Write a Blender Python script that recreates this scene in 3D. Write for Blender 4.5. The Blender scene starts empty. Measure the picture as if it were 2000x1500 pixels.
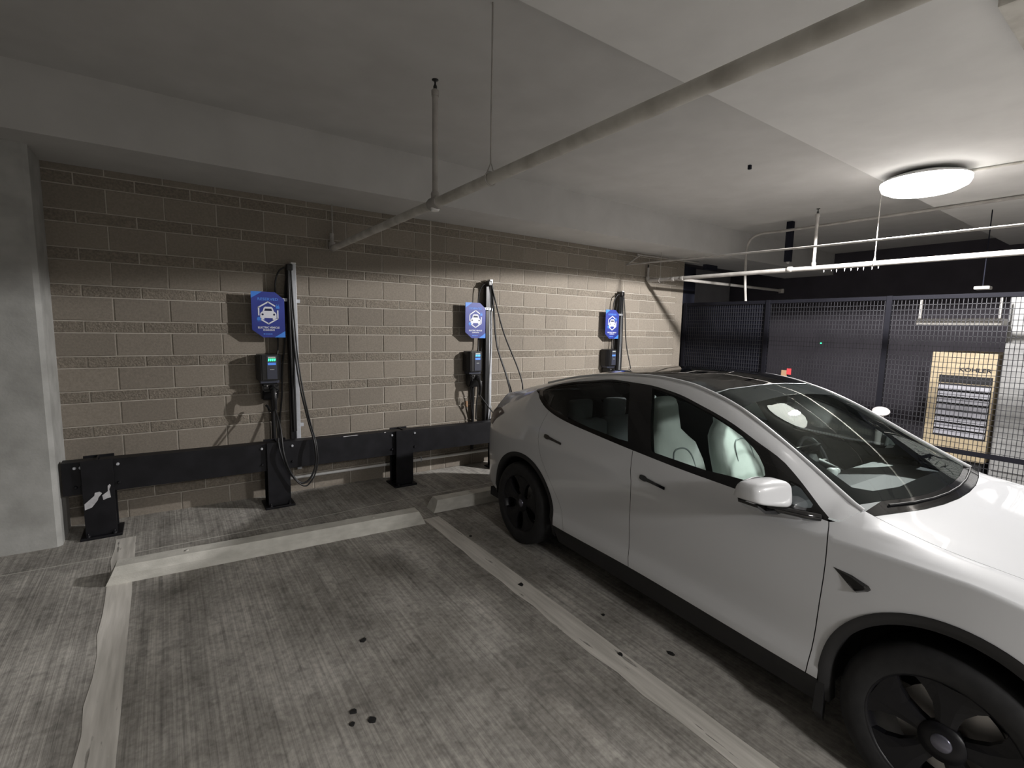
import bpy, bmesh, math, random
from mathutils import Vector, Matrix
from mathutils.geometry import delaunay_2d_cdt

random.seed(7)
S = bpy.context.scene
COL = S.collection

# ------------------------------------------------------------------ camera
CAM_POS = (-2.697, -5.545, 1.829)
YAW, PITCH, ROLL, F_PX = 0.61907, -0.11519, 0.01921, 952.26
fw = Vector((math.sin(YAW)*math.cos(PITCH), math.cos(YAW)*math.cos(PITCH), math.sin(PITCH)))
rt0 = Vector((math.cos(YAW), -math.sin(YAW), 0)); up0 = rt0.cross(fw)
rt = math.cos(ROLL)*rt0 + math.sin(ROLL)*up0
up = -math.sin(ROLL)*rt0 + math.cos(ROLL)*up0
cam_d = bpy.data.cameras.new('camera'); cam_d.sensor_width = 36; cam_d.lens = F_PX/2000*36
cam_d.clip_start = .05; cam_d.clip_end = 100
cam = bpy.data.objects.new('camera', cam_d); COL.objects.link(cam)
cam.matrix_world = Matrix(((rt.x, up.x, -fw.x, CAM_POS[0]), (rt.y, up.y, -fw.y, CAM_POS[1]),
                           (rt.z, up.z, -fw.z, CAM_POS[2]), (0, 0, 0, 1)))
S.camera = cam

# ------------------------------------------------------------------ world, exposure
W = bpy.data.worlds.new('world'); S.world = W; W.use_nodes = True
W.node_tree.nodes['Background'].inputs[0].default_value = (.5, .55, .65, 1)
W.node_tree.nodes['Background'].inputs[1].default_value = .012
vs = S.view_settings
vs.view_transform = 'Standard'; vs.look = 'None'; vs.gamma = 1; vs.use_curve_mapping = False
vs.exposure = 0.6

# lamps of the garage, the last an unseen one added as fill: (x, y, z of the lens, power, edge blend, size)
LAMPS = [(3.42, -3.82, 3.29, 700, .05, .06), (1.2, -8.6, 3.29, 420, .3, .25), (-1.6, -9.6, 3.29, 620, .5, .3)]
Z_LOW, Z_HIGH, Y_STEP = 3.40, 3.542, -3.466     # slab heights either side of the step

# ------------------------------------------------------------------ floor plane (slight fall)
def zf(x, y): return -.007 - .012*x + .015*y

# ------------------------------------------------------------------ material helpers
def nodes(name):
    m = bpy.data.materials.new(name); m.use_nodes = True
    nt = m.node_tree; b = nt.nodes['Principled BSDF']
    return m, nt, b
def N(nt, t, **kw):
    n = nt.nodes.new(t)
    for k, v in kw.items(): setattr(n, k, v)
    return n
def flat(name, col, rough=.5, metal=0, coat=0, spec=.5, emit=None, es=1):
    m, nt, b = nodes(name)
    b.inputs['Base Color'].default_value = (*col, 1); b.inputs['Roughness'].default_value = rough
    b.inputs['Metallic'].default_value = metal; b.inputs['Coat Weight'].default_value = coat
    b.inputs['Coat Roughness'].default_value = .04
    b.inputs['Specular IOR Level'].default_value = spec
    if emit: b.inputs['Emission Color'].default_value = (*emit, 1); b.inputs['Emission Strength'].default_value = es
    return m
def noisy(name, c1, c2, scale=8, rough=.7, metal=0, bump=.0, bscale=60, stretch=(1,1,1), detail=6, rnd=0, coords='Object', spec=.5, lo=.35, hi=.68, bdist=.01):
    """procedural colour variation + fine bump, optional per-object variation"""
    m, nt, b = nodes(name)
    tc = N(nt, 'ShaderNodeTexCoord'); mp = N(nt, 'ShaderNodeMapping'); mp.inputs['Scale'].default_value = stretch
    nt.links.new(tc.outputs[coords], mp.inputs[0])
    vec = mp.outputs[0]
    oi = None
    if rnd:
        oi = N(nt, 'ShaderNodeObjectInfo')
        ad = N(nt, 'ShaderNodeVectorMath', operation='ADD'); mu = N(nt, 'ShaderNodeVectorMath', operation='SCALE')
        cx = N(nt, 'ShaderNodeCombineXYZ'); 
        for i in range(3): nt.links.new(oi.outputs['Random'], cx.inputs[i])
        nt.links.new(cx.outputs[0], mu.inputs[0]); mu.inputs['Scale'].default_value = 37.0
        nt.links.new(vec, ad.inputs[0]); nt.links.new(mu.outputs[0], ad.inputs[1]); vec = ad.outputs[0]
    n1 = N(nt, 'ShaderNodeTexNoise'); n1.inputs['Scale'].default_value = scale; n1.inputs['Detail'].default_value = detail
    nt.links.new(vec, n1.inputs['Vector'])
    cr = N(nt, 'ShaderNodeValToRGB'); cr.color_ramp.elements[0].position = lo; cr.color_ramp.elements[1].position = hi
    cr.color_ramp.elements[0].color = (*c1, 1); cr.color_ramp.elements[1].color = (*c2, 1)
    nt.links.new(n1.outputs['Fac'], cr.inputs[0])
    out = cr.outputs[0]
    if rnd:
        hs = N(nt, 'ShaderNodeHueSaturation'); mr = N(nt, 'ShaderNodeMapRange')
        mr.inputs['To Min'].default_value = 1-rnd; mr.inputs['To Max'].default_value = 1+rnd
        nt.links.new(oi.outputs['Random'], mr.inputs[0]); nt.links.new(mr.outputs[0], hs.inputs['Value'])
        nt.links.new(out, hs.inputs['Color']); out = hs.outputs[0]
    nt.links.new(out, b.inputs['Base Color'])
    b.inputs['Roughness'].default_value = rough; b.inputs['Metallic'].default_value = metal
    b.inputs['Specular IOR Level'].default_value = spec
    if bump:
        n2 = N(nt, 'ShaderNodeTexNoise'); n2.inputs['Scale'].default_value = bscale; n2.inputs['Detail'].default_value = 4
        nt.links.new(vec, n2.inputs['Vector'])
        bp = N(nt, 'ShaderNodeBump'); bp.inputs['Strength'].default_value = bump; bp.inputs['Distance'].default_value = bdist
        nt.links.new(n2.outputs['Fac'], bp.inputs['Height']); nt.links.new(bp.outputs[0], b.inputs['Normal'])
    return m
def glass(name, tint, refl=1.0, rough=0.0, rc=(1, 1, 1)):
    """thin glass: tinted see-through + mirror reflection by Fresnel"""
    m = bpy.data.materials.new(name); m.use_nodes = True; nt = m.node_tree; nt.nodes.clear()
    o = N(nt, 'ShaderNodeOutputMaterial'); t = N(nt, 'ShaderNodeBsdfTransparent'); g = N(nt, 'ShaderNodeBsdfGlossy')
    t.inputs[0].default_value = (*tint, 1); g.inputs['Roughness'].default_value = rough; g.inputs[0].default_value = (*rc, 1)
    f = N(nt, 'ShaderNodeFresnel'); f.inputs[0].default_value = 1.5
    mu = N(nt, 'ShaderNodeMath', operation='MULTIPLY'); mu.inputs[1].default_value = refl
    mx = N(nt, 'ShaderNodeMixShader')
    nt.links.new(f.outputs[0], mu.inputs[0]); nt.links.new(mu.outputs[0], mx.inputs[0])
    nt.links.new(t.outputs[0], mx.inputs[1]); nt.links.new(g.outputs[0], mx.inputs[2]); nt.links.new(mx.outputs[0], o.inputs[0])
    return m

M = {}
M['block'] = noisy('block_face', (.215, .188, .156), (.275, .242, .202), scale=60, rough=.9, bump=.35, bscale=180, rnd=.10, lo=.3, hi=.7, bdist=.004)
M['slim'] = noisy('block_rough', (.165, .143, .117), (.285, .25, .205), scale=55, rough=.95, bump=.9, bscale=70, rnd=.10, lo=.3, hi=.7, bdist=.01)
M['mortar'] = noisy('mortar', (.42, .385, .335), (.52, .485, .43), scale=14, rough=.95, bump=.3, bscale=200, bdist=.002)
M['column'] = noisy('cast_concrete', (.33, .33, .315), (.45, .45, .435), scale=5, rough=.9, bump=.2, bscale=50, detail=8, bdist=.005)
M['ceiling_low'] = noisy('slab_brightened', (.66, .655, .645), (.72, .715, .705), scale=3, rough=.8, bump=.08, bscale=25, detail=8, bdist=.01)  # brightness step between the slabs put into this lighter colour
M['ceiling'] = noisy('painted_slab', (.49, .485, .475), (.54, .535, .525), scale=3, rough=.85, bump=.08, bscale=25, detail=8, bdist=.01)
M['kerb'] = noisy('kerb_concrete', (.50, .49, .445), (.62, .605, .555), scale=9, rough=.9, bump=.3, bscale=90, stretch=(1,1,2), bdist=.004)
M['black_steel'] = noisy('black_steel', (.005, .005, .007), (.011, .011, .014), scale=9, rough=.5, spec=.3, bump=.1, bscale=40, bdist=.003)
M['chip'] = noisy('bare_primer', (.45, .45, .47), (.62, .62, .64), scale=20, rough=.7)
M['galv'] = noisy('galvanised', (.50, .52, .56), (.62, .64, .68), scale=14, rough=.45, metal=.35)
M['pipe'] = noisy('pipe_steel', (.42, .40, .36), (.62, .60, .555), scale=7, rough=.65, metal=0, bump=.2, bscale=50, lo=.3, hi=.6, bdist=.003)
M['pipe_w'] = noisy('pipe_painted', (.32, .305, .285), (.42, .40, .38), scale=9, rough=.6)
M['pipe_g'] = M['pipe_w']
M['frit'] = flat('printed_border', (.004, .004, .005), .8, spec=.05)
M['conduit'] = flat('pvc_white', (.86, .86, .85), .35)
M['rubber'] = flat('rubber', (.012, .012, .013), .45)
M['blackp'] = flat('black_plastic', (.010, .010, .011), .38)
M['slate'] = flat('slate_panel', (.045, .05, .075), .35)
M['led_g'] = flat('led_green', (.02, .4, .1), .4, emit=(.03, 1, .25), es=3.0)
M['led_b'] = flat('led_blue', (.02, .15, .5), .4, emit=(.06, .35, 1), es=2.2)
M['lab_w'] = flat('label_pale', (.6, .65, .6), .5)
M['lab_b'] = flat('label_blue', (.09, .25, .75), .5, emit=(.07, .2, .7), es=.25)
M['sign'] = noisy('sign_blue', (.016, .030, .23), (.05, .075, .40), scale=2.2, rough=.45, detail=2)
M['sign_l'] = flat('sign_light_blue', (.06, .25, .80), .45)
M['sign_w'] = flat('sign_white', (.80, .82, .90), .5)
M['sign_t'] = flat('sign_text_blue', (.10, .28, .85), .5)
M['sign_d'] = flat('sign_dark', (.008, .014, .06), .5)
M['paint'] = flat('car_white', (.66, .67, .69), .32, coat=1.0)
M['gloss'] = flat('gloss_black', (.006, .006, .007), .07, coat=.5)
M['clad'] = flat('cladding', (.013, .013, .014), .55)
M['tyre'] = noisy('tyre', (.008, .008, .009), (.016, .016, .017), scale=20, rough=.75)
M['rim'] = flat('rim_black', (.006, .006, .008), .4, spec=.3)
M['disc'] = flat('brake_disc', (.62, .60, .58), .4, metal=.6)
M['cap'] = flat('hub_cap', (.16, .16, .20), .25, metal=.6)
M['seat'] = noisy('seat_white', (.74, .77, .74), (.80, .83, .80), scale=12, rough=.55)
M['seat_d'] = flat('seat_seam', (.30, .33, .33), .6)
M['dash'] = flat('dash_dark', (.020, .021, .023), .6)
M['cabin'] = flat('cabin_dark', (.018, .018, .020), .8)
M['trimw'] = flat('dash_strip', (.72, .78, .76), .5)
M['tail'] = flat('tail_lens', (.035, .007, .009), .3, spec=.25)
M['lens'] = flat('head_lens', (.35, .36, .38), .1, coat=1)
M['g_front'] = glass('glass_front', (.82, .92, .88), refl=.6)
M['g_wind'] = glass('glass_wind', (.82, .87, .86), refl=.45, rc=(.93, 1, .94))
M['g_rear'] = glass('glass_rear', (.22, .24, .25))
M['g_roof'] = glass('glass_roof', (.10, .105, .11))
M['lamp'] = flat('lamp_lens', (.9, .9, .9), .4, emit=(1, .97, .93), es=6.0)
M['lamp_body'] = flat('lamp_body', (.55, .55, .55), .5)
M['mesh'] = flat('fence_wire', (.014, .014, .018), .7)
M['fpost'] = flat('fence_post', (.005, .005, .008), .8, spec=.15)
M['navy'] = flat('dark_navy', (.010, .011, .019), .8, spec=.2)
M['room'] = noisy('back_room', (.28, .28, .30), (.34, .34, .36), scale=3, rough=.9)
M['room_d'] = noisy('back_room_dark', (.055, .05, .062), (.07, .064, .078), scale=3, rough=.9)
M['tan'] = noisy('tan_enamel', (.42, .34, .22), (.48, .39, .26), scale=8, rough=.6)
M['louvre'] = flat('louvre_grey', (.30, .30, .34), .5)
M['cabinet'] = noisy('grey_cabinet', (.26, .26, .26), (.32, .32, .315), scale=4, rough=.6)
M['dark'] = flat('dark_slot', (.012, .012, .014), .8)
M['steel'] = flat('brushed_steel', (.40, .385, .385), .4, metal=.5)
M['red'] = flat('red_tag', (.60, .05, .06), .6)
M['tag'] = flat('tan_tag', (.36, .22, .13), .7)
M['sticker'] = flat('sticker_green', (.50, .75, .38), .6)
M['debris'] = flat('debris', (.012, .012, .012), .9)

# concrete floor: broom streaks along Y, blotches, stains
def floor_material():
    m, nt, b = nodes('floor_concrete')
    tc = N(nt, 'ShaderNodeTexCoord')
    def noise(scale, stretch, detail=5, rough=.55):
        mp = N(nt, 'ShaderNodeMapping'); mp.inputs['Scale'].default_value = stretch
        nt.links.new(tc.outputs['Object'], mp.inputs[0])
        n = N(nt, 'ShaderNodeTexNoise'); n.inputs['Scale'].default_value = scale; n.inputs['Detail'].default_value = detail
        n.inputs['Roughness'].default_value = rough
        nt.links.new(mp.outputs[0], n.inputs['Vector']); return n.outputs['Fac']
    def ramp(f, a, b_, c0, c1):
        r = N(nt, 'ShaderNodeValToRGB'); r.color_ramp.elements[0].position = a; r.color_ramp.elements[1].position = b_
        r.color_ramp.elements[0].color = (c0, c0, c0, 1); r.color_ramp.elements[1].color = (c1, c1, c1, 1)
        nt.links.new(f, r.inputs[0]); return r.outputs[0]
    def mul(a, b_):
        x = N(nt, 'ShaderNodeMixRGB', blend_type='MULTIPLY'); x.inputs[0].default_value = 1
        nt.links.new(a, x.inputs[1]); nt.links.new(b_, x.inputs[2]); return x.outputs[0]
    st = noise(1, (62, 1.1, 1), 7, .65); st2 = noise(1, (15, .6, 1), 4)
    bl = noise(1.1, (1, 1, 1), 7, .6); sp = noise(34, (1, 1, 1), 3); sm = noise(3.6, (1, .6, 1), 6, .6)
    base = N(nt, 'ShaderNodeValToRGB'); e = base.color_ramp.elements
    e[0].position = .35; e[0].color = (.24, .226, .204, 1); e[1].position = .66; e[1].color = (.47, .45, .415, 1)
    nt.links.new(bl, base.inputs[0])
    c = mul(base.outputs[0], ramp(st, .30, .62, .62, 1.12))
    c = mul(c, ramp(st2, .34, .62, .86, 1.05))
    c = mul(c, ramp(sm, .34, .52, .80, 1.05))
    c = mul(c, ramp(sp, .3, .6, .80, 1.10))
    c = mul(c, ramp(noise(13, (1, .8, 1), 2), .36, .44, .84, 1.03))
    nt.links.new(c, b.inputs['Base Color']); b.inputs['Roughness'].default_value = .85; b.inputs['Specular IOR Level'].default_value = .3
    bp = N(nt, 'ShaderNodeBump'); bp.inputs['Strength'].default_value = .55; bp.inputs['Distance'].default_value = .006
    nt.links.new(st, bp.inputs['Height']); nt.links.new(bp.outputs[0], b.inputs['Normal'])
    return m
M['floor'] = floor_material()
# worn paint: paint where noise keeps it, see-through where rubbed off
def worn_paint():
    m, nt, b = nodes('stripe_paint')
    b.inputs['Roughness'].default_value = .8
    tc = N(nt, 'ShaderNodeTexCoord')
    def noise(scale, stretch, d=6):
        mp = N(nt, 'ShaderNodeMapping'); mp.inputs['Scale'].default_value = stretch
        nt.links.new(tc.outputs['Object'], mp.inputs[0])
        n = N(nt, 'ShaderNodeTexNoise'); n.inputs['Scale'].default_value = scale; n.inputs['Detail'].default_value = d
        nt.links.new(mp.outputs[0], n.inputs['Vector']); return n.outputs['Fac']
    cr = N(nt, 'ShaderNodeValToRGB'); cr.color_ramp.elements[0].position = .3; cr.color_ramp.elements[1].position = .7
    cr.color_ramp.elements[0].color = (.48, .46, .42, 1); cr.color_ramp.elements[1].color = (.74, .71, .66, 1)
    nt.links.new(noise(1, (30, 2, 1)), cr.inputs[0]); nt.links.new(cr.outputs[0], b.inputs['Base Color'])
    mr = N(nt, 'ShaderNodeValToRGB'); mr.color_ramp.elements[0].position = .30; mr.color_ramp.elements[1].position = .36
    nt.links.new(noise(1, (28, 3.5, 1)), mr.inputs[0])
    t = N(nt, 'ShaderNodeBsdfTransparent'); mx = N(nt, 'ShaderNodeMixShader'); o = nt.nodes['Material Output']
    nt.links.new(mr.outputs[0], mx.inputs[0]); nt.links.new(t.outputs[0], mx.inputs[1]); nt.links.new(b.outputs[0], mx.inputs[2])
    nt.links.new(mx.outputs[0], o.inputs[0]); return m
M['stripe'] = worn_paint()

# ------------------------------------------------------------------ mesh helpers
class MB:
    def __init__(s): s.v = []; s.f = []; s.sm = []
    def add(s, vs, fs, smooth=False):
        o = len(s.v); s.v += [tuple(v) for v in vs]
        for f in fs: s.f.append(tuple(o+i for i in f)); s.sm.append(smooth)
        return s
    def hexa(s, p):                       # 8 corners: bottom 4 ccw, top 4 ccw
        return s.add(p, [(3,2,1,0),(4,5,6,7),(0,1,5,4),(1,2,6,5),(2,3,7,6),(3,0,4,7)])
    def box(s, x0, x1, y0, y1, z0, z1):
        return s.hexa([(x0,y0,z0),(x1,y0,z0),(x1,y1,z0),(x0,y1,z0),(x0,y0,z1),(x1,y0,z1),(x1,y1,z1),(x0,y1,z1)])
    def bbox(s, x0, x1, y0, y1, z0, z1, b=.004):   # bevelled box
        bm = bmesh.new(); bmesh.ops.create_cube(bm, size=1)
        for v in bm.verts:
            v.co = ((x0+x1)/2+v.co.x*(x1-x0), (y0+y1)/2+v.co.y*(y1-y0), (z0+z1)/2+v.co.z*(z1-z0))
        bmesh.ops.bevel(bm, geom=bm.edges[:], offset=b, segments=2, affect='EDGES', profile=.6)
        s.frombm(bm); return s
    def frombm(s, bm, smooth=False):
        bm.verts.index_update()
        s.add([v.co[:] for v in bm.verts], [[v.index for v in f.verts] for f in bm.faces], smooth); bm.free(); return s
    def tube(s, pts, r, n=10, caps=True):
        pts = [Vector(p) for p in pts]; rr = r if isinstance(r, (list, tuple)) else [r]*len(pts)
        vs = []; u = None
        for i, p in enumerate(pts):
            d = (pts[min(i+1, len(pts)-1)] - pts[max(i-1, 0)]).normalized()
            if u is None: u = d.orthogonal().normalized()
            else:
                u = u - d*u.dot(d)
                u = u.normalized() if u.length > 1e-6 else d.orthogonal().normalized()
            w = d.cross(u)
            for k in range(n):
                t = 2*math.pi*k/n; vs.append(p + (u*math.cos(t) + w*math.sin(t))*rr[i])
        fs = [(i*n+k, i*n+(k+1) % n, (i+1)*n+(k+1) % n, (i+1)*n+k) for i in range(len(pts)-1) for k in range(n)]
        s.add(vs, fs, True)
        if caps:
            s.add(vs[:n], [tuple(reversed(range(n)))]); s.add(vs[-n:], [tuple(range(n))])
        return s
    def lathe(s, prof, c=(0,0,0), axis='Z', n=24):     # prof: (r, h)
        vs = []
        for r, h in prof:
            for k in range(n):
                t = 2*math.pi*k/n; x, y = r*math.cos(t), r*math.sin(t)
                v = {'Z': (x, y, h), 'Y': (x, h, y), 'X': (h, x, y)}[axis]
                vs.append((v[0]+c[0], v[1]+c[1], v[2]+c[2]))
        fs = [(i*n+k, i*n+(k+1) % n, (i+1)*n+(k+1) % n, (i+1)*n+k) for i in range(len(prof)-1) for k in range(n)]
        s.add(vs, fs, True)
        if prof[0][0] > 1e-5: s.add(vs[:n], [tuple(range(n))])
        if prof[-1][0] > 1e-5: s.add(vs[-n:], [tuple(range(n))])
        return s
    def prism(s, poly, h0, h1, axis='Y'):              # 2D polygon extruded along an axis
        n = len(poly)
        def m(p, h): return {'Y': (p[0], h, p[1]), 'Z': (p[0], p[1], h), 'X': (h, p[0], p[1])}[axis]
        vs = [m(p, h0) for p in poly] + [m(p, h1) for p in poly]
        return s.add(vs, [tuple(range(n)), tuple(range(2*n-1, n-1, -1))] + [(i, (i+1) % n, n+(i+1) % n, n+i) for i in range(n)])
    def build(s, name, mat, parent=None, origin=None):
        """vertices are given in world space; a child is stored relative to its parent's base"""
        off = Vector(origin) if origin is not None else (Vector(parent['_o']) if parent and '_o' in parent.keys() else Vector((0,0,0)))
        me = bpy.data.meshes.new(name)
        me.from_pydata([tuple(Vector(v)-off) for v in s.v], [], s.f)
        me.polygons.foreach_set('use_smooth', s.sm); me.materials.append(mat)
        bm = bmesh.new(); bm.from_mesh(me); bmesh.ops.recalc_face_normals(bm, faces=bm.faces[:]); bm.to_mesh(me); bm.free()
        me.update()
        o = bpy.data.objects.new(name, me); COL.objects.link(o)
        if parent:
            o.parent = parent
            if '_o' in parent.keys(): o['_o'] = parent['_o']
        elif origin is not None: o.location = origin; o['_o'] = list(origin)
        return o
def tag(o, label, cat, group=None):
    o['label'] = label; o['category'] = cat
    if group: o['group'] = group
    return o
def thing(name, label, cat, loc=(0,0,0), group=None):
    o = bpy.data.objects.new(name, None); COL.objects.link(o); o.location = loc; o['_o'] = list(loc); o.empty_display_size = .1
    return tag(o, label, cat, group)
def struct(o): o['kind'] = 'structure'; return o
def spline(pts, k=8):                                  # Catmull-Rom through points
    P = [Vector(p) for p in pts]; out = []
    for i in range(len(P)-1):
        a = P[i-1] if i else P[0]*2-P[1]; b, c = P[i], P[i+1]; d = P[i+2] if i+2 < len(P) else P[-1]*2-P[-2]
        for j in range(k):
            t = j/k
            out.append(.5*((2*b) + (c-a)*t + (2*a-5*b+4*c-d)*t*t + (3*b-a-3*c+d)*t**3))
    out.append(P[-1]); return out
def text_mesh(txt, height, bold=.0, width=None):
    cu = bpy.data.curves.new('lettering', 'FONT'); cu.body = txt; cu.size = 1; cu.align_x = 'CENTER'; cu.offset = bold
    cu.resolution_u = 2
    o = bpy.data.objects.new('lettering', cu); COL.objects.link(o)
    dg = bpy.context.evaluated_depsgraph_get(); me = bpy.data.meshes.new_from_object(o.evaluated_get(dg))
    vs = [v.co.copy() for v in me.vertices]; fs = [tuple(p.vertices) for p in me.polygons]
    bpy.data.objects.remove(o); bpy.data.curves.remove(cu); bpy.data.meshes.remove(me)
    x0 = min(v.x for v in vs); x1 = max(v.x for v in vs); y0 = min(v.y for v in vs); y1 = max(v.y for v in vs)
    sy = height/(y1-y0); sx = sy if width is None else width/(x1-x0)
    return [((v.x-(x0+x1)/2)*sx, (v.y-(y0+y1)/2)*sy) for v in vs], fs

# ================================================================== ROOM SHELL
# floor
mb = MB(); X0, X1, Y0, Y1 = -9, 12, -16, 3
nx, ny = 6, 6
vs_ = [(X0+(X1-X0)*i/nx, Y0+(Y1-Y0)*j/ny) for j in range(ny+1) for i in range(nx+1)]
mb.add([(x, y, zf(x, y)) for x, y in vs_], [(j*(nx+1)+i, j*(nx+1)+i+1, (j+1)*(nx+1)+i+1, (j+1)*(nx+1)+i) for j in range(ny) for i in range(nx)])
floor = struct(mb.build('floor', M['floor']))
def on_floor(name, poly, mat, dz=.0015):
    return MB().add([(x, y, zf(x, y)+dz) for x, y in poly], [tuple(range(len(poly)))]).build(name, mat, floor)
def ragged(x_r, w, y0, y1, drift, n=40, seed=1, rag=.012):
    rnd = random.Random(seed); L = []; R = []
    for i in range(n+1):
        y = y0+(y1-y0)*i/n; xr = x_r + drift*y
        R.append((xr + rnd.uniform(-.003, .003), y)); L.append((xr-w+rnd.uniform(-rag, rag), y))
    return L, R
for xr, w, y0, y1, dr, sd in [(-2.979, .135, -.52, -9, -.008, 3), (-.600, .165, -1.40, -9, -.002, 5), (1.84, .15, -1.4, -9, -.002, 9)]:
    L, R = ragged(xr, w, y0, y1, dr, seed=sd); m_ = MB()
    vv = [(x, y, zf(x, y)+.002) for x, y in L] + [(x, y, zf(x, y)+.002) for x, y in R]; n_ = len(L)
    m_.add(vv, [(i, i+1, n_+i+1, n_+i) for i in range(n_-1)]); m_.build('painted_stripe', M['stripe'], floor)
# pale joint line across the slab in front of the column
jl = [(-9, -.86), (-3.73, -.835), (-2.95, -.87), (-1.8, -.86), (-.62, -.80), (1.5, -.78)]
m_ = MB(); m_.add([(x, y-.006, zf(x, y)+.001) for x, y in jl]+[(x, y+.006, zf(x, y)+.001) for x, y in jl], [(i, i+1, 6+i+1, 6+i) for i in range(5)])
m_.build('slab_joint', M['kerb'], floor)

# block wall
WX0, WX1, ZTOP = -3.62, 5.03, 3.12
wall = struct(MB().box(WX0, WX1, .007, .22, -.12, ZTOP).build('wall_back', M['mortar']))
J = .0095; D = .05
meshes = {}
def block_mesh(w, h, kind):
    key = (round(w, 3), round(h, 3), kind)
    if key in meshes: return meshes[key]
    b = .004; x, z = w/2, h/2
    vs = [(-x, D, -z), (x, D, -z), (x, D, z), (-x, D, z), (-x, b, -z), (x, b, -z), (x, b, z), (-x, b, z),
          (-x+b, 0, -z+b), (x-b, 0, -z+b), (x-b, 0, z-b), (-x+b, 0, z-b)]
    fs = [(0,1,5,4),(1,2,6,5),(2,3,7,6),(3,0,4,7),(4,5,9,8),(5,6,10,9),(6,7,11,10),(7,4,8,11),(8,9,10,11)]
    me = bpy.data.meshes.new(kind); me.from_pydata(vs, [], fs); me.materials.append(M['block' if kind == 'block' else 'slim'])
    meshes[key] = me; return me
z = .80-.1016*3-.2032*3+.0; k = 0
z = -.0128; full = True
rb = random.Random(4)
while z < ZTOP-.03:
    h = .2032 if full else .1016
    top = min(z+h, ZTOP)
    us = [WX0]; first = (.2032 if full else 0)
    i0 = math.ceil((WX0-first)/.4064)
    js = [first+.4064*i for i in range(i0, 40) if first+.4064*i < WX1-.03]
    if full: js.append(0.0)
    us = [WX0]+sorted(j for j in js if j > WX0+.03)+[WX1]
    for a, b in zip(us[:-1], us[1:]):
        kind = 'block' if full else 'slim_block'
        ob = bpy.data.objects.new(kind, block_mesh(b-a-J, top-z-J, kind)); COL.objects.link(ob)
        ob.location = ((a+b)/2, rb.uniform(-.0012, .0012), (z+top)/2); ob.parent = wall
    z += h; full = not full
# control joint bead
MB().box(-.007, .007, -.001, .02, 0, ZTOP).build('control_joint', M['mortar'], wall)

# beam along the wall, low slab, high slab
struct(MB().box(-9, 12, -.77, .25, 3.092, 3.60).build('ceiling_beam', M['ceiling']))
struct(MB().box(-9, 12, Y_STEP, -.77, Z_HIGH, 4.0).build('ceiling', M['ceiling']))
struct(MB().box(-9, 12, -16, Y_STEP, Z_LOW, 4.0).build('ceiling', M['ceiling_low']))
# far walls of the garage (behind the camera and to the left)
struct(MB().box(-9, 12, -16.2, -16, -.4, 4).build('wall_front', M['column']))
struct(MB().box(-9.2, -9, -16, .25, -.4, 4).build('wall_left', M['column']))
# cast column at the left
m_ = MB(); cx, cy = -3.445, -.46; ch = .03
poly = [(-4.4, .1), (-4.4, cy), (cx-ch, cy), (cx, cy+ch), (cx, .1)]
m_.prism(poly, -.1, 3.1, 'Z'); struct(m_.build('column', M['column']))
# storage room behind the fence
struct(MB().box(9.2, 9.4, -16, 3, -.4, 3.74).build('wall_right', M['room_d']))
struct(MB().box(5.03, 9.2, 1.6, 1.8, -.3, 3.6).build('wall_storage', M['room']))
struct(MB().box(4.83, 5.03, .0, 1.8, -.2, 3.1).build('wall_end', M['block']))
struct(MB().box(5.0, 12, .25, 3, 3.3, 3.6).build('ceiling_storage', M['room_d']))

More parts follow.
